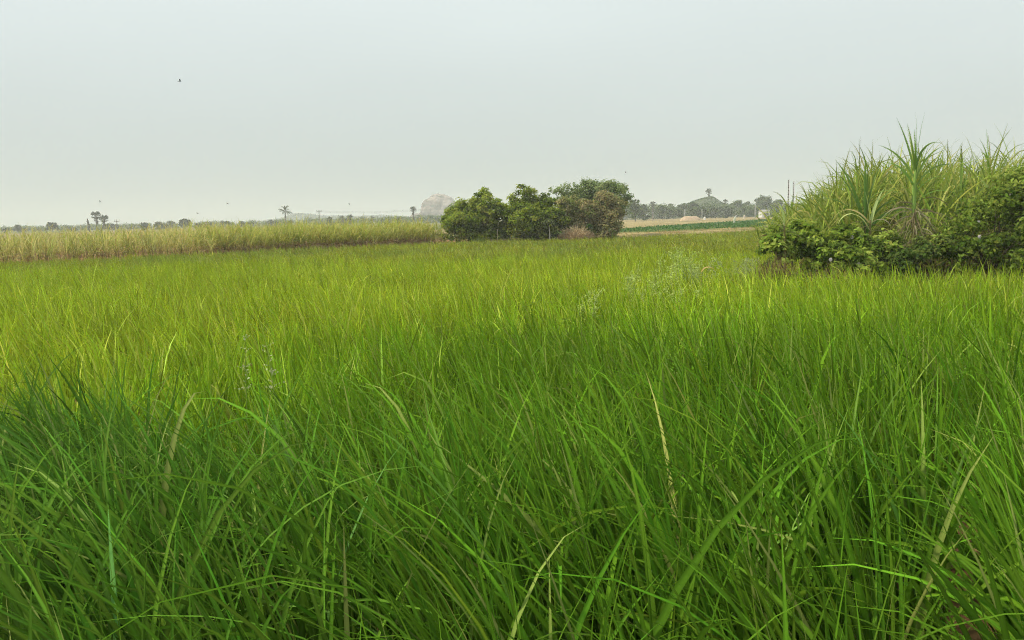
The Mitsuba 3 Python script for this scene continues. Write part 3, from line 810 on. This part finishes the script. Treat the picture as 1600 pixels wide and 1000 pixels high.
def seed_head(label, px, py_top, d, seed, bend):
    rng = np.random.default_rng(seed)
    x0, H = gx(px, d), gz(px, py_top, d)
    st, sd = MB(), MB()
    t = np.linspace(0, 1, 10)
    path = np.stack([x0 + bend * (t ** 2 - 1) + 0 * t, d + 0 * t, H * t], -1)
    st.tube(path, np.linspace(0.003, 0.0012, 10), (0.24, 0.32, 0.08), 5)
    P = []
    for k in range(26):
        u = rng.uniform(0.74, 1.0)
        s = np.array([np.interp(u, t, path[:, i]) for i in range(3)])
        q = s + np.array([rng.normal(0, 1), rng.normal(0, 1), 0.5]) * 0.028
        st.tube([s, q], [0.0012, 0.0006], (0.26, 0.33, 0.1), 3)
        P += [q, s + (q - s) * 0.6]
    P = np.array(P)
    nr = unit(rng, len(P))
    sd.add(*leaf_quads(P, nr, rng.uniform(0.009, 0.018, len(P)), jitter(rng, len(P), (0.55, 0.58, 0.34), 0.05, 0.12), rng, 0.8))
    thing('seed_head', label, 'seed head', [('stem', st.entry('wood_mat')), ('seeds', sd.entry('leaf_mat'), {'kind': 'stuff'})])


seed_head('upright pale seed head speckled with white above the grass', 371, 527, 4.7, 81, 0.03)
seed_head('drooping pale seed head right of the upright one', 405, 541, 4.8, 82, -0.06)

# ------------------------------------------------------------------ bushes at the far end of the rice
TG = [(0.105, 0.155, 0.018), (0.19, 0.26, 0.03), (0.27, 0.33, 0.04), (0.34, 0.385, 0.06)]
TL = [(0.19, 0.255, 0.095), (0.25, 0.315, 0.13), (0.31, 0.37, 0.15)]
TB = [(0.32, 0.29, 0.13), (0.38, 0.33, 0.165), (0.27, 0.27, 0.10), (0.25, 0.30, 0.09)]


def S_(px, py, d, rpx, rpy=None, depth=None):
    k = d / FPX
    return (at(px, py, d).tolist(), (rpx * k, (depth or rpx) * k * 0.9, (rpy or rpx) * k))


D = 60.5
shrub('bush', 'broad dark green bush at the left of the clump beside the cane', 'bush', [gx(750, D), D + 1, 0],
      [S_(705, 346, D - 1, 18, 15), S_(732, 334, D, 22, 19), S_(757, 311, D, 15, 16), S_(745, 318, D, 18, 15), S_(770, 332, D - 1, 20, 20), S_(722, 352, D - 1.5, 26, 17), S_(776, 322, D + 1, 10, 12), S_(697, 356, D - 1.6, 11, 14), S_(752, 350, D, 26, 20), S_(708, 368, D - 1, 20, 12), S_(745, 370, D - 0.6, 28, 14), S_(778, 368, D, 22, 16), S_(728, 345, D + 1.5, 26, 22), S_(786, 330, D + 0.4, 13, 13), S_(784, 348, D - 0.4, 16, 16)], 24000, 0.21, TG, 91, gap=0.43, freq=0.85, r0=0.10, drop=0.4)
shrub('bush', 'middle bush with a domed top in the far clump', 'bush', [gx(830, D), D + 1, 0],
      [S_(820, 303, D, 16, 14), S_(806, 322, D, 18, 16), S_(843, 322, D, 20, 18), S_(820, 342, D - 1, 32, 20), S_(855, 345, D - 1, 22, 20), S_(797, 350, D - 0.5, 18, 18), S_(866, 332, D - 0.5, 15, 18), S_(805, 368, D, 26, 15), S_(845, 368, D, 28, 15), S_(832, 335, D + 1.2, 32, 26), S_(872, 360, D, 16, 16), S_(858, 318, D + 0.6, 14, 13), S_(875, 345, D - 0.3, 13, 15)], 24000, 0.21, TG, 92, gap=0.43, freq=0.85, r0=0.10, drop=0.4)
shrub('tree', 'paler feathery green tree behind the brown bush', 'tree', [gx(925, 66), 66, 0],
      [S_(890, 300, 65, 20, 13), S_(918, 296, 66, 22, 12), S_(948, 298, 65, 24, 14), S_(966, 312, 64, 16, 20), S_(905, 316, 66, 30, 16), S_(940, 318, 66, 28, 18), S_(974, 298, 65, 9, 12), S_(862, 303, 66, 8, 9), S_(964, 332, 64, 18, 20), S_(920, 340, 66, 34, 20)], 20000, 0.19, TL, 93, gap=0.42, freq=0.8, r0=0.14, bark=(0.2, 0.16, 0.12), crown='crown')
shrub('bush', 'brown half dead bush at the right end of the far clump', 'bush', [gx(925, D), D + 1.0, 0],
      [S_(888, 322, D, 18, 14), S_(916, 326, D, 18, 14), S_(945, 320, D + 0.5, 18, 18), S_(965, 326, D + 0.6, 12, 16), S_(950, 348, D, 18, 20), S_(915, 346, D, 18, 13), S_(960, 345, D + 0.5, 12, 18), S_(950, 362, D, 20, 14), S_(932, 360, D + 0.3, 18, 14), S_(888, 350, D + 0.5, 16, 16)], 17000, 0.17, TB, 94, gap=0.45, freq=0.9, r0=0.10, bark=(0.24, 0.18, 0.12), drop=0.3)
shrub('bush', 'small green bush at the foot of the brown bush', 'bush', [gx(918, D - 1.5), D - 1.5, 0],
      [S_(918, 362, D - 1.5, 7, 8), S_(921, 356, D - 1.5, 5, 6)], 500, 0.16, [(0.05, 0.10, 0.02), (0.07, 0.13, 0.025)], 95, gap=0.3)
shrub('bush', 'low green growth at the right of the middle bush', 'bush', [gx(870, D - 1), D - 1, 0],
      [S_(872, 338, D - 1, 12, 12), S_(880, 350, D - 1, 8, 12)], 1500, 0.17, [(0.09, 0.14, 0.02), (0.13, 0.18, 0.03)], 96, gap=0.38)


def straw_tuft():
    rng = np.random.default_rng(97)
    c = at(900, 368, D - 1.4)
    m = 2600
    r = np.sqrt(rng.random(m)) * 1.05
    a = rng.uniform(0, 2 * np.pi, m)
    root = np.stack([c[0] + r * np.cos(a), c[1] + r * np.sin(a) * 0.6, np.full(m, -0.02)], -1)
    col = jitter(rng, m, (0.52, 0.41, 0.26), 0.04, 0.16)
    hgt = (1.7 - 0.9 * r) * rng.uniform(0.45, 1.1, m)
    t0 = rng.uniform(0, 0.5, m)
    mb = MB().add(*ribbons(root, hgt, a, t0, t0 + rng.gamma(2, 0.4, m), np.full(m, 0.045), col, col, 4, twist=rng.normal(0, 1, m)))
    thing('dry_tuft', 'tall tuft of pale dry grass at the foot of the brown bush', 'grass', [(None, mb.entry('leaf_mat'))])


straw_tuft()
# a young tree with a pale stem in front, a thin stake
rng = np.random.default_rng(98)
st, lf = MB(), MB()
x0 = gx(858, D - 2)
st.tube([[x0, D - 2, 0], [x0 + 0.02, D - 2, 0.7], [x0 - 0.01, D - 2, 1.35]], [0.05, 0.045, 0.03], (0.42, 0.40, 0.33), 7)
crown_cloud(lf, rng, [((x0, D - 2, 1.45), (0.42, 0.4, 0.26)), ((x0 - 0.25, D - 2, 1.2), (0.25, 0.25, 0.15))], 420, 0.16, [(0.14, 0.18, 0.08), (0.19, 0.23, 0.10)], freq=1.6, gap=0.3, seed=4)
thing('sapling', 'pale stemmed sapling with drooping leaves before the middle bush', 'sapling', [('trunk', st.entry('wood_mat')), ('crown', lf.entry('leaf_mat'))])
st = MB().tube([[gx(776, D - 2.2), D - 2.2, 0], [gx(776, D - 2.2) + 0.03, D - 2.2, 1.15]], [0.025, 0.02], (0.30, 0.25, 0.19), 6)
thing('stake', 'thin grey stake before the broad dark bush', 'stake', [(None, st.entry('wood_mat'))])


# ------------------------------------------------------------------ far trees, palms, poles, hill, rock
def far_tree(label, px, py_top, wpx, d, seed, cols=None, group=None, flat=0.75):
    rng = np.random.default_rng(seed)
    k = d / FPX
    x0, H = gx(px, d), gz(px, py_top, d)
    W = wpx * k / 2
    H = max(H, 1.5)
    lobes = []
    nl = 3 if wpx < 12 else 6
    for j in range(nl):
        ax = rng.uniform(-0.55, 0.55) * W
        top = H * (1 - 0.30 * (ax / W) ** 2 * rng.uniform(0.6, 1.6))
        rz = H * rng.uniform(0.24, 0.36)
        lobes.append(((x0 + ax, d + rng.uniform(-0.5, 0.5) * W, top - rz), (W * rng.uniform(0.42, 0.6), W * 0.5, rz)))
    lobes.append(((x0, d, H * 0.42), (W * 0.85, W * 0.6, H * 0.34)))
    st, fo = MB(), MB()
    limbs(st, rng, [x0, d, 0], lobes[:3], H * 0.028, (0.11, 0.09, 0.07), 5)
    n = int(np.clip(150 * wpx, 900, 4500))
    crown_cloud(fo, rng, lobes, n, 1.0 * k * 2.3, cols or [(0.045, 0.06, 0.025), (0.065, 0.085, 0.034), (0.09, 0.11, 0.045)], freq=1.1 / (k * 10), gap=0.36, seed=seed, drop=0.4)
    thing('tree', label, 'tree', [('trunk', st.entry('wood_mat')), ('crown', fo.entry('leaf_mat'))], group)


def palm(label, px, py_top, py_base, d, seed, crown_px, kind='fan', lean=0.0, n_leaf=26, drooped=False):
    rng = np.random.default_rng(seed)
    k = d / FPX
    R = crown_px * k / 2
    x1, H = gx(px, d), gz(px, py_top, d)
    hub = np.array([x1, d, H - R * (0.95 if kind == 'fan' else 0.7)])
    z0 = min(0, gz(px, py_base, d)) if py_base is not None else 0
    zb = gz(px, py_base, d) if py_base is not None and gz(px, py_base, d) > 2 else -0.1
    tr = MB()
    zs = np.linspace(zb, hub[2], 7)
    tr.tube(np.stack([x1 - lean * (1 - (zs - zb) / (hub[2] - zb)) ** 2, np.full(7, d), zs], -1), np.linspace(0.34, 0.2, 7) * max(1.0, d / 320), (0.10, 0.085, 0.07), 8)
    cr = MB()
    if kind == 'fan':
        for j in range(n_leaf):
            dv = unit(rng, 1)[0]
            if dv[2] < -0.55:
                dv[2] *= -1
            e = hub + dv * R * 0.62
            cr.tube([hub, e], [0.05, 0.03], (0.12, 0.11, 0.06), 3)
            m = 11                                                  # segments of one fan leaf
            a, b = rot_to(dv[None])
            ang = np.linspace(-1.9, 1.9, m)
            dirs = dv[None] * np.cos(ang)[:, None] + a * np.sin(ang)[:, None]
            tips = e + dirs * R * 0.40
            col = jitter(rng, 1, (0.055, 0.07, 0.03), 0.05, 0.15)[0]
            for t_, dr_ in zip(tips, dirs):
                sd = np.cross(dr_, dv)
                nn = np.linalg.norm(sd)
                sd = b[0] * 0.0 + (sd / nn if nn > 1e-3 else a[0])
                cr.add(np.array([e, (e + t_) / 2 + sd * R * 0.055, t_, (e + t_) / 2 - sd * R * 0.055]), [[0, 1, 2], [0, 2, 3]], col)
    else:
        for j in range(n_leaf):
            az = rng.uniform(0, 2 * np.pi)
            t0 = rng.uniform(-0.1, 1.5)
            t1 = t0 + rng.uniform(0.7, 1.5)
            s = np.linspace(0, 1, 9)
            th = t0 + (t1 - t0) * s ** 1.2
            hx = np.cumsum(np.sin(th)) * R * 1.35 / 9
            hz = np.cumsum(np.cos(th)) * R * 1.35 / 9
            P_ = hub + np.stack([hx * math.cos(az), hx * math.sin(az), hz], -1)
            cr.tube(P_, np.linspace(0.06, 0.02, 9), (0.10, 0.11, 0.04), 3)
            col = jitter(rng, 1, (0.06, 0.08, 0.03), 0.05, 0.15)[0]
            sd = np.array([-math.sin(az), math.cos(az), 0])
            for q in range(1, 9):
                for sg in (-1, 1):
                    tip = P_[q] + sg * sd * R * 0.28 * math.sin(math.pi * (q + 1) / 10.5) + [0, 0, -R * 0.16]
                    ax = (P_[q] - P_[q - 1]) * 0.45
                    cr.add(np.array([P_[q] - ax, P_[q] + ax, tip]), [[0, 1, 2]], col)
    if drooped:                                                     # dead leaves that hang round the trunk below the crown
        for j in range(16):
            a = rng.uniform(0, 2 * np.pi)
            p0 = hub + [0, 0, -R * rng.uniform(0.2, 1.6)]
            e = p0 + np.array([math.cos(a), math.sin(a), -1.2]) * R * 0.34
            cr.add(*leaf_quads(((p0 + e) / 2)[None], np.array([[math.cos(a + 1.5), math.sin(a + 1.5), 0.2]]), np.array([R * 0.55]), np.array([[0.09, 0.075, 0.045]]), rng, 0.6))
    thing('palm_tree', label, 'palm', [('trunk', tr.entry('wood_mat')), ('crown', cr.entry('leaf_mat', smooth=False))])


def pole(label, px, py_top, d, arm_px=9, two=True, tilt=0.0, r=0.16, col=(0.16, 0.14, 0.12)):
    k = d / FPX
    x0, H = gx(px, d), gz(px, py_top, d)
    p = MB().tube([[x0 - tilt * H, d, -0.3], [x0, d, H]], [r, r * 0.75], col, 8)
    parts = [('post', p.entry('wood_mat'))]
    if arm_px:
        a = MB().box([x0, d, H - 0.45], [arm_px * k / 2, 0.09, 0.10], col)
        parts.append(('crossarm', a.entry('wood_mat', smooth=False)))
        for s in (-0.42, 0.0, 0.42):
            i = MB().tube([[x0 + s * arm_px * k, d, H - 0.36], [x0 + s * arm_px * k, d, H + (0.18 if s else 0.35)]], [0.07, 0.07], (0.30, 0.28, 0.25), 6)
            parts.append(('insulator', i.entry('wood_mat')))
    thing('utility_pole', label, 'pole', parts)
    return np.array([x0, d, H])


# left skyline, from left to right
palm('two headed palmyra palm with a ragged skirt of dead leaves', 150, 329, None, 330, 101, 17, n_leaf=34, drooped=True)
palm('shorter palmyra palm leaning right beside the ragged one', 163, 335, None, 335, 102, 17, n_leaf=34, lean=2.0, drooped=True)
palm('coconut palm with a spreading crown above the cane', 446, 325, None, 340, 103, 17, kind='feather', n_leaf=20)
palm('round headed palmyra palm right of the utility pole with wires', 547, 335, None, 380, 104, 12, n_leaf=34, drooped=True)
palm('slender palmyra palm just left of the rocky hill', 646, 322, None, 360, 105, 12, n_leaf=34, drooped=True)
palm('small palm peeping out of the bush right of the wired pole', 534, 336, None, 400, 106, 9, n_leaf=18)
palm('faint palm between the two round headed palmyras over the cane', 567, 337, None, 480, 107, 8, n_leaf=18)
palm('squat palm crown low over the cane left of the rocky hill', 581, 337, None, 420, 108, 11, n_leaf=22)
far = [(7, 357, 8), (25, 352, 15), (38, 356, 8), (57, 359, 10), (80, 348, 18), (113, 356, 14), (172, 350, 22), (204, 354, 10), (226, 347, 13), (246, 346, 13), (256, 349, 10), (266, 345, 12), (288, 342, 18), (308, 349, 14), (326, 345, 11), (346, 345, 8), (356, 345, 9), (376, 346, 12), (390, 347, 12), (425, 344, 14), (453, 345, 8), (514, 338, 10), (538, 342, 28), (602, 343, 22), (622, 340, 14)]
ordinal = 'first second third fourth fifth sixth seventh eighth ninth tenth eleventh twelfth thirteenth fourteenth fifteenth sixteenth seventeenth eighteenth nineteenth twentieth'.split()
ordinal += ['twenty ' + o for o in ordinal[:9]]
for i, (px, py, w) in enumerate(far):
    far_tree(f'small hazy tree over the cane, {ordinal[i]} tree from the left', px, py, w, 340 + 37 * (i % 4), 120 + i, group='hazy trees over the cane')
P1 = pole('leaning utility pole with a crossarm right of the palmyra pair', 182, 344, 300, 9)
P2 = pole('utility pole with a crossarm and wires above the cane', 499, 329, 300, 8, tilt=0.02)
pole('thin bare pole at the left of the skyline', 105, 353, 300, 0, r=0.11)
pole('thinnest bare pole just left of the thin pole on the skyline', 97, 356, 320, 0, r=0.09)
pole('tall bare pole behind the left end of the cane stand', 1231, 281, 110, 0, r=0.075)
pole('shorter bare pole beside the tall one behind the cane stand', 1239, 283, 112, 0, r=0.06)
P5 = pole('pale concrete post before the trees near the white house', 1180, 320, 300, 0, r=0.24, col=(0.34, 0.34, 0.31))
pole('pale concrete post behind the earth heap', 1070, 327, 300, 0, r=0.24, col=(0.32, 0.33, 0.30))
pole('pale thin post beside the round topped hill', 1097, 327, 310, 0, r=0.18, col=(0.30, 0.32, 0.29))
pole('thin grey post in the stubble below the small dark palm', 1020, 336, 240, 0, r=0.10, col=(0.22, 0.19, 0.14))
# wires from the wired pole to a pole hidden behind the bushes
for nm, dz in (('upper power line from the wired pole towards the rocky hill', -0.1), ('lower power line from the wired pole towards the rocky hill', -0.45)):
    t = np.linspace(0, 1, 30)
    A, B = P2 + [0.4, 0, dz], np.array([gx(720, 290), 290.0, P2[2] + 0.2 + dz])
    w = A + (B - A) * t[:, None]
    w[:, 2] -= 1.0 * 4 * t * (1 - t) * 0.8
    thing('power_line', nm, 'power line', [(None, MB().tube(w, 0.022, (0.08, 0.08, 0.08), 4).entry('wood_mat'))])

# slim dead trunk that leans, left of the palms
d = 320
x0 = gx(137, d)
mb = MB().tube([[x0 + 0.4, d, 0], [x0 + 0.2, d, 2.0], [x0 - 0.1, d, gz(137, 341, d) * 0.8], [x0 - 0.15, d, gz(137, 341, d)]], [0.3, 0.42, 0.35, 0.08], (0.09, 0.08, 0.065), 7)
thing('dead_trunk', 'slim leaning dead trunk left of the palmyra pair', 'tree trunk', [(None, mb.entry('wood_mat'))])

# right skyline
palm('palmyra palm standing on top of the round topped hill', 1107, 294, 308, 520, 110, 12, n_leaf=34, drooped=True)
palm('small dark palm over the trees right of the far clump', 1020, 314, None, 380, 111, 12, n_leaf=34, drooped=True)
palm('small palm crown among trees at the right foot of the round topped hill', 1133, 311, None, 420, 112, 11, n_leaf=22)
right = [(993, 312, 16, 250, 'tree'), (1007, 321, 22, 300, ''), (1035, 321, 18, 330, ''), (1033, 320, 14, 390, ''), (1048, 318, 12, 400, ''), (1053, 326, 26, 340, ''), (1068, 318, 22, 380, ''), (1083, 316, 24, 350, ''), (1092, 324, 26, 330, ''), (1118, 322, 28, 345, ''), (1137, 322, 22, 350, ''), (1152, 313, 24, 400, ''), (1165, 315, 16, 410, ''), (1168, 325, 26, 360, ''), (1192, 306, 34, 390, ''), (1184, 322, 24, 370, ''), (1215, 311, 18, 380, ''), (1208, 326, 22, 360, '')]
names = ['green tree close to the right end of the far clump', 'low rounded tree next to the clump beyond the stubble', 'tree below and right of the small dark palm', 'dark tree crown just right of the small dark palm', 'small pointed tree top between the dark palm and the hill',
         'broad low tree behind the earth heap', 'tree at the left foot of the round topped hill', 'dark tree before the left slope of the round topped hill', 'dark low tree beside the pale thin post', 'low green tree before the right slope of the round topped hill',
         'low tree below the small palm crown right of the hill', 'tree with a ragged peak between the hill and the domed tree', 'small tree against the domed tree', 'low tree beside the pale concrete post', 'large domed tree above the white house',
         'low tree under the domed tree', 'tree seen last before the cane stand', 'low tree just behind the white house']
for (px, py, w, d, _), nm in zip(right, names):
    far_tree(nm, px, py, w, d, 150 + int(px), cols=[(0.05, 0.08, 0.018), (0.08, 0.12, 0.025), (0.115, 0.16, 0.034)], group='trees along the far edge of the stubble')


def woods(px0, px1, d, rows, n_lobe, n, seed, cols):
    """Continuous low scrub that closes the view along a far edge; rows: (pixel column, pixel row of its top)."""
    rng = np.random.default_rng(seed)
    k = d / FPX
    lob = []
    for _ in range(n_lobe):
        px = rng.uniform(px0, px1)
        top = gz(px, np.interp(px, [r[0] for r in rows], [r[1] for r in rows]) + abs(rng.normal(0, 1.6)), d)
        h_ = max(top, 1.6)
        dd = d + rng.uniform(-14, 14)
        lob.append(((gx(px, dd), dd, h_ * 0.5), (rng.uniform(5, 11) * k, 3.0, h_ * 0.5)))
    fo = MB()
    crown_cloud(fo, rng, lob, n, 2.2 * k, cols, drop=0.35, per=26, tuft=0.5)
    return fo.entry('leaf_mat')


FW = [(0.06, 0.10, 0.02), (0.09, 0.14, 0.027), (0.13, 0.185, 0.04)]
thing('far_woods', 'low continuous scrub closing the far edge of the stubble field', 'woods', [(None, woods(960, 1290, 400, [(960, 323), (1000, 320), (1060, 319), (1130, 319), (1200, 319), (1290, 317)], 120, 34000, 171, FW))], kind='stuff')
thing('far_scrub', 'faint low scrub on the horizon behind the cane field', 'scrub', [(None, woods(-80, 720, 520, [(-80, 356), (0, 355), (200, 350), (400, 345), (560, 340), (720, 336)], 230, 40000, 172, FW))], kind='stuff')


def hill(name, label, prof, d, depth, mat, noise_amp, seed, y_steep=1.0):
    """A hill whose outline is prof (pixel column, pixel row), real depth behind it."""
    px = np.array([p[0] for p in prof], float)
    py = np.array([p[1] for p in prof], float)
    n, m = 90, 40
    xs = np.linspace(px[0], px[-1], n)
    top = np.interp(xs, px, py)
    V = []
    for j in range(m):
        u = j / (m - 1) * 2 - 1
        for i in range(n):
            hx = max(0, gz(xs[i], top[i], d))
            V.append([gx(xs[i], d), d + u * depth, hx * max(0, 1 - abs(u) ** 2.6) ** 0.6 - 0.3])
    V = np.array(V)
    a = (meshkit.fbm(V / (depth * 0.25), 4, seed) - 0.5) * noise_amp
    V[:, 2] += a * np.minimum(1, V[:, 2].clip(0) / (noise_amp * 1.5))
    V[:, 1] += (meshkit.fbm(V / (depth * 0.2) + 50, 4, seed + 1) - 0.5) * noise_amp * 1.2
    f = []
    for j in range(m - 1):
        for i in range(n - 1):
            q = j * n + i
            f += [[q, q + 1, q + n + 1], [q, q + n + 1, q + n]]
    struct(name, mikit.ply((V, np.array(f)), mat, smooth=True), label)


hill('rocky_hill', 'bare grey pink rock hill rising out of the haze', [(638, 345), (641, 338), (648, 333), (655, 334), (660, 330), (661, 316), (667, 310), (676, 305), (686, 302), (696, 304), (706, 308), (714, 316), (725, 322), (738, 330), (755, 342)], 900, 26, 'rock_mat', 5.0, 7)
hill('green_hill', 'round topped green hill carrying one palm', [(1050, 336), (1062, 326), (1075, 317), (1090, 311), (1102, 307), (1108, 306), (1114, 308), (1124, 314), (1136, 320), (1150, 332)], 520, 20, 'hill_mat', 1.6, 9)
hill('distant_ridge', 'very faint ridge in the haze above the cane', [(420, 344), (450, 340), (466, 334), (480, 333), (492, 336), (510, 338), (540, 337), (570, 338), (600, 336), (630, 338), (660, 340)], 1400, 90, 'hill_mat', 8.0, 13)


# white house at the trees' foot, earth heap, white marks in the crop
d = 330
x0 = gx(1194, d)
k = d / FPX
zb = 0.0
h_ = max(2.2, gz(1194, 331, d))
wl = MB().box([x0, d, h_ / 2], [6 * k, 2.5, h_ / 2], (0.62, 0.62, 0.60))
rf = MB().add(*[np.asarray(a) for a in (np.array([[x0 - 6.6 * k, d - 2.9, h_ + 0.02], [x0 + 6.6 * k, d - 2.9, h_ + 0.02], [x0 + 6.6 * k, d + 2.9, h_ + 0.02], [x0 - 6.6 * k, d + 2.9, h_ + 0.02], [x0 - 6.4 * k, d, h_ + 0.9], [x0 + 6.4 * k, d, h_ + 0.9]]),
                np.array([[0, 1, 5], [0, 5, 4], [2, 3, 4], [2, 4, 5], [0, 4, 3], [1, 2, 5], [0, 3, 2], [0, 2, 1]]))], (0.30, 0.29, 0.27))
dr_ = MB().box([x0 - 1.2 * k, d - 2.52, 0.95], [0.45, 0.04, 0.95], (0.16, 0.14, 0.12))
wn = MB().box([x0 + 2.4 * k, d - 2.52, 1.35], [0.4, 0.04, 0.35], (0.12, 0.13, 0.14))
thing('white_house', 'low white house under the domed tree', 'house', [('wall', wl.entry('wood_mat', smooth=False)), ('roof', rf.entry('wood_mat', smooth=False)), ('door', dr_.entry('wood_mat', smooth=False)), ('window', wn.entry('wood_mat', smooth=False))])


def heap(name, label, cat, px, d, wpx, h, col, seed):
    k = d / FPX
    x0 = gx(px, d)
    rr, aa = np.meshgrid(np.linspace(0, 1, 12), np.linspace(0, 2 * np.pi, 41), indexing='ij')
    v = np.stack([x0 + wpx * k / 2 * rr * np.cos(aa), d + wpx * k / 4 * rr * np.sin(aa), h * (1 - rr ** 4)], -1).reshape(-1, 3)
    v[:, 2] *= 0.7 + 0.6 * meshkit.fbm(v * 0.35, 3, seed)
    v[:, 2] -= 0.02
    f = [[i * 41 + j, (i + 1) * 41 + j, (i + 1) * 41 + j + 1] for i in range(11) for j in range(40)] + [[i * 41 + j, (i + 1) * 41 + j + 1, i * 41 + j + 1] for i in range(11) for j in range(40)]
    mb = MB().add(v, np.array(f), jitter(np.random.default_rng(seed), len(v), col, 0.03, 0.12))
    thing(name, label, cat, [(None, mb.entry('wood_mat'))])


heap('earth_heap', 'long flat pinkish tan earth heap in the stubble', 'heap', 1079, 255, 34, 1.35, (0.46, 0.34, 0.23), 5)
heap('white_heap', 'small white heap right of the earth heap', 'heap', 1101, 258, 4, 1.0, (0.75, 0.74, 0.70), 6)
heap('pale_heap', 'tiny pale heap on the stubble below the domed tree', 'heap', 1163, 290, 4, 1.3, (0.55, 0.48, 0.38), 7)
d = 150
x0 = gx(1147, d)
mb = MB().tube([[x0, d, 0], [x0 + 0.05, d, 0.8], [x0 + 0.25, d, 1.25]], [0.16, 0.22, 0.16], (0.66, 0.68, 0.55), 8)
mb.add(*ribbons(np.repeat([[x0 + 0.2, d, 1.2]], 5, 0), np.full(5, 0.7), np.array([0.1, 0.6, -0.4, 2.6, 0.2]), np.full(5, 0.5), np.full(5, 1.7), np.full(5, 0.22), np.full((5, 3), 0.62), np.full((5, 3), 0.6), 4))
thing('pale_plant', 'pale bleached stalk standing in the green crop', 'plant', [(None, mb.entry('leaf_mat'))])


# ------------------------------------------------------------------ birds
def bird(label, px, py, d, span, yaw, bank, flap, seed):
    c = at(px, py, d)
    col = (0.035, 0.035, 0.035)
    s = span / 2
    ca, sa = math.cos(yaw), math.sin(yaw)
    R = np.array([[ca, -sa, 0], [sa, ca, 0], [0, 0, 1]]) @ np.array([[1, 0, 0], [0, math.cos(bank), -math.sin(bank)], [0, math.sin(bank), math.cos(bank)]])
    body = MB()
    t = np.linspace(-1, 1, 9)
    pts = np.stack([t * s * 0.42, 0 * t, 0.02 * t * s], -1) @ R.T + c
    body.tube(pts, s * 0.10 * np.array([0.25, 0.5, 0.75, 0.95, 1, 0.9, 0.65, 0.6, 0.15]), col, 8)
    tail = MB()
    v = np.array([[-0.36, 0.03, 0], [-0.36, -0.03, 0], [-0.68, -0.13, 0.0], [-0.68, 0.13, 0.0], [-0.36, 0, 0.03], [-0.68, 0, 0.02]]) * s
    tail.add(v @ R.T + c, [[0, 1, 2], [0, 2, 3], [0, 4, 5], [0, 5, 3], [4, 1, 2], [4, 2, 5]], col)
    parts = [('body', body.entry('wood_mat')), ('tail', tail.entry('wood_mat', smooth=False))]
    for sg in (-1, 1):
        w = MB()
        v = []
        for (y, x0, x1) in ((0.05, 0.20, -0.16), (0.45, 0.24, -0.18), (0.8, 0.10, -0.16), (1.0, -0.10, -0.16)):
            z = math.sin(flap) * y + (0.08 if y > 0.4 else 0) * math.sin(flap)
            for xx, zz in ((x0, 0.015), ((x0 + x1) / 2, 0.035), (x1, 0)):
                v.append([xx, sg * y * math.cos(flap), z + zz])
        v = np.array(v) * s
        f = []
        for i in range(3):
            for j in range(2):
                q = i * 3 + j
                f += [[q, q + 1, q + 4], [q, q + 4, q + 3]]
        w.add(v @ R.T + c, f, col)
        parts.append(('wing', w.entry('wood_mat')))
    thing('bird', label, 'bird', parts)


bird('dark bird gliding alone high in the sky', 281, 127, 60, 0.52, 0.3, 0.5, 0.35, 1)
bird('tiny distant bird above the palmyra pair', 157, 315.5, 95, 0.62, 0.9, 0.3, 0.2, 2)
bird('distant bird low over the cane, lower of the two birds left of the coconut palm', 309, 333.5, 95, 0.55, 1.1, 0.25, 0.15, 3)
bird('distant bird upper of the two birds left of the coconut palm', 356, 318.5, 95, 0.6, 1.2, 0.3, 0.2, 4)
bird('tiny bird right of the wired utility pole', 546, 319.5, 110, 0.5, 0.6, 0.4, 0.4, 5)
bird('tiny bird above the right end of the far clump', 978, 270, 110, 0.5, 0.4, 0.4, 0.4, 6)

print('triangles', sum(len(w[1]) for w in meshkit.WRITTEN.values()))
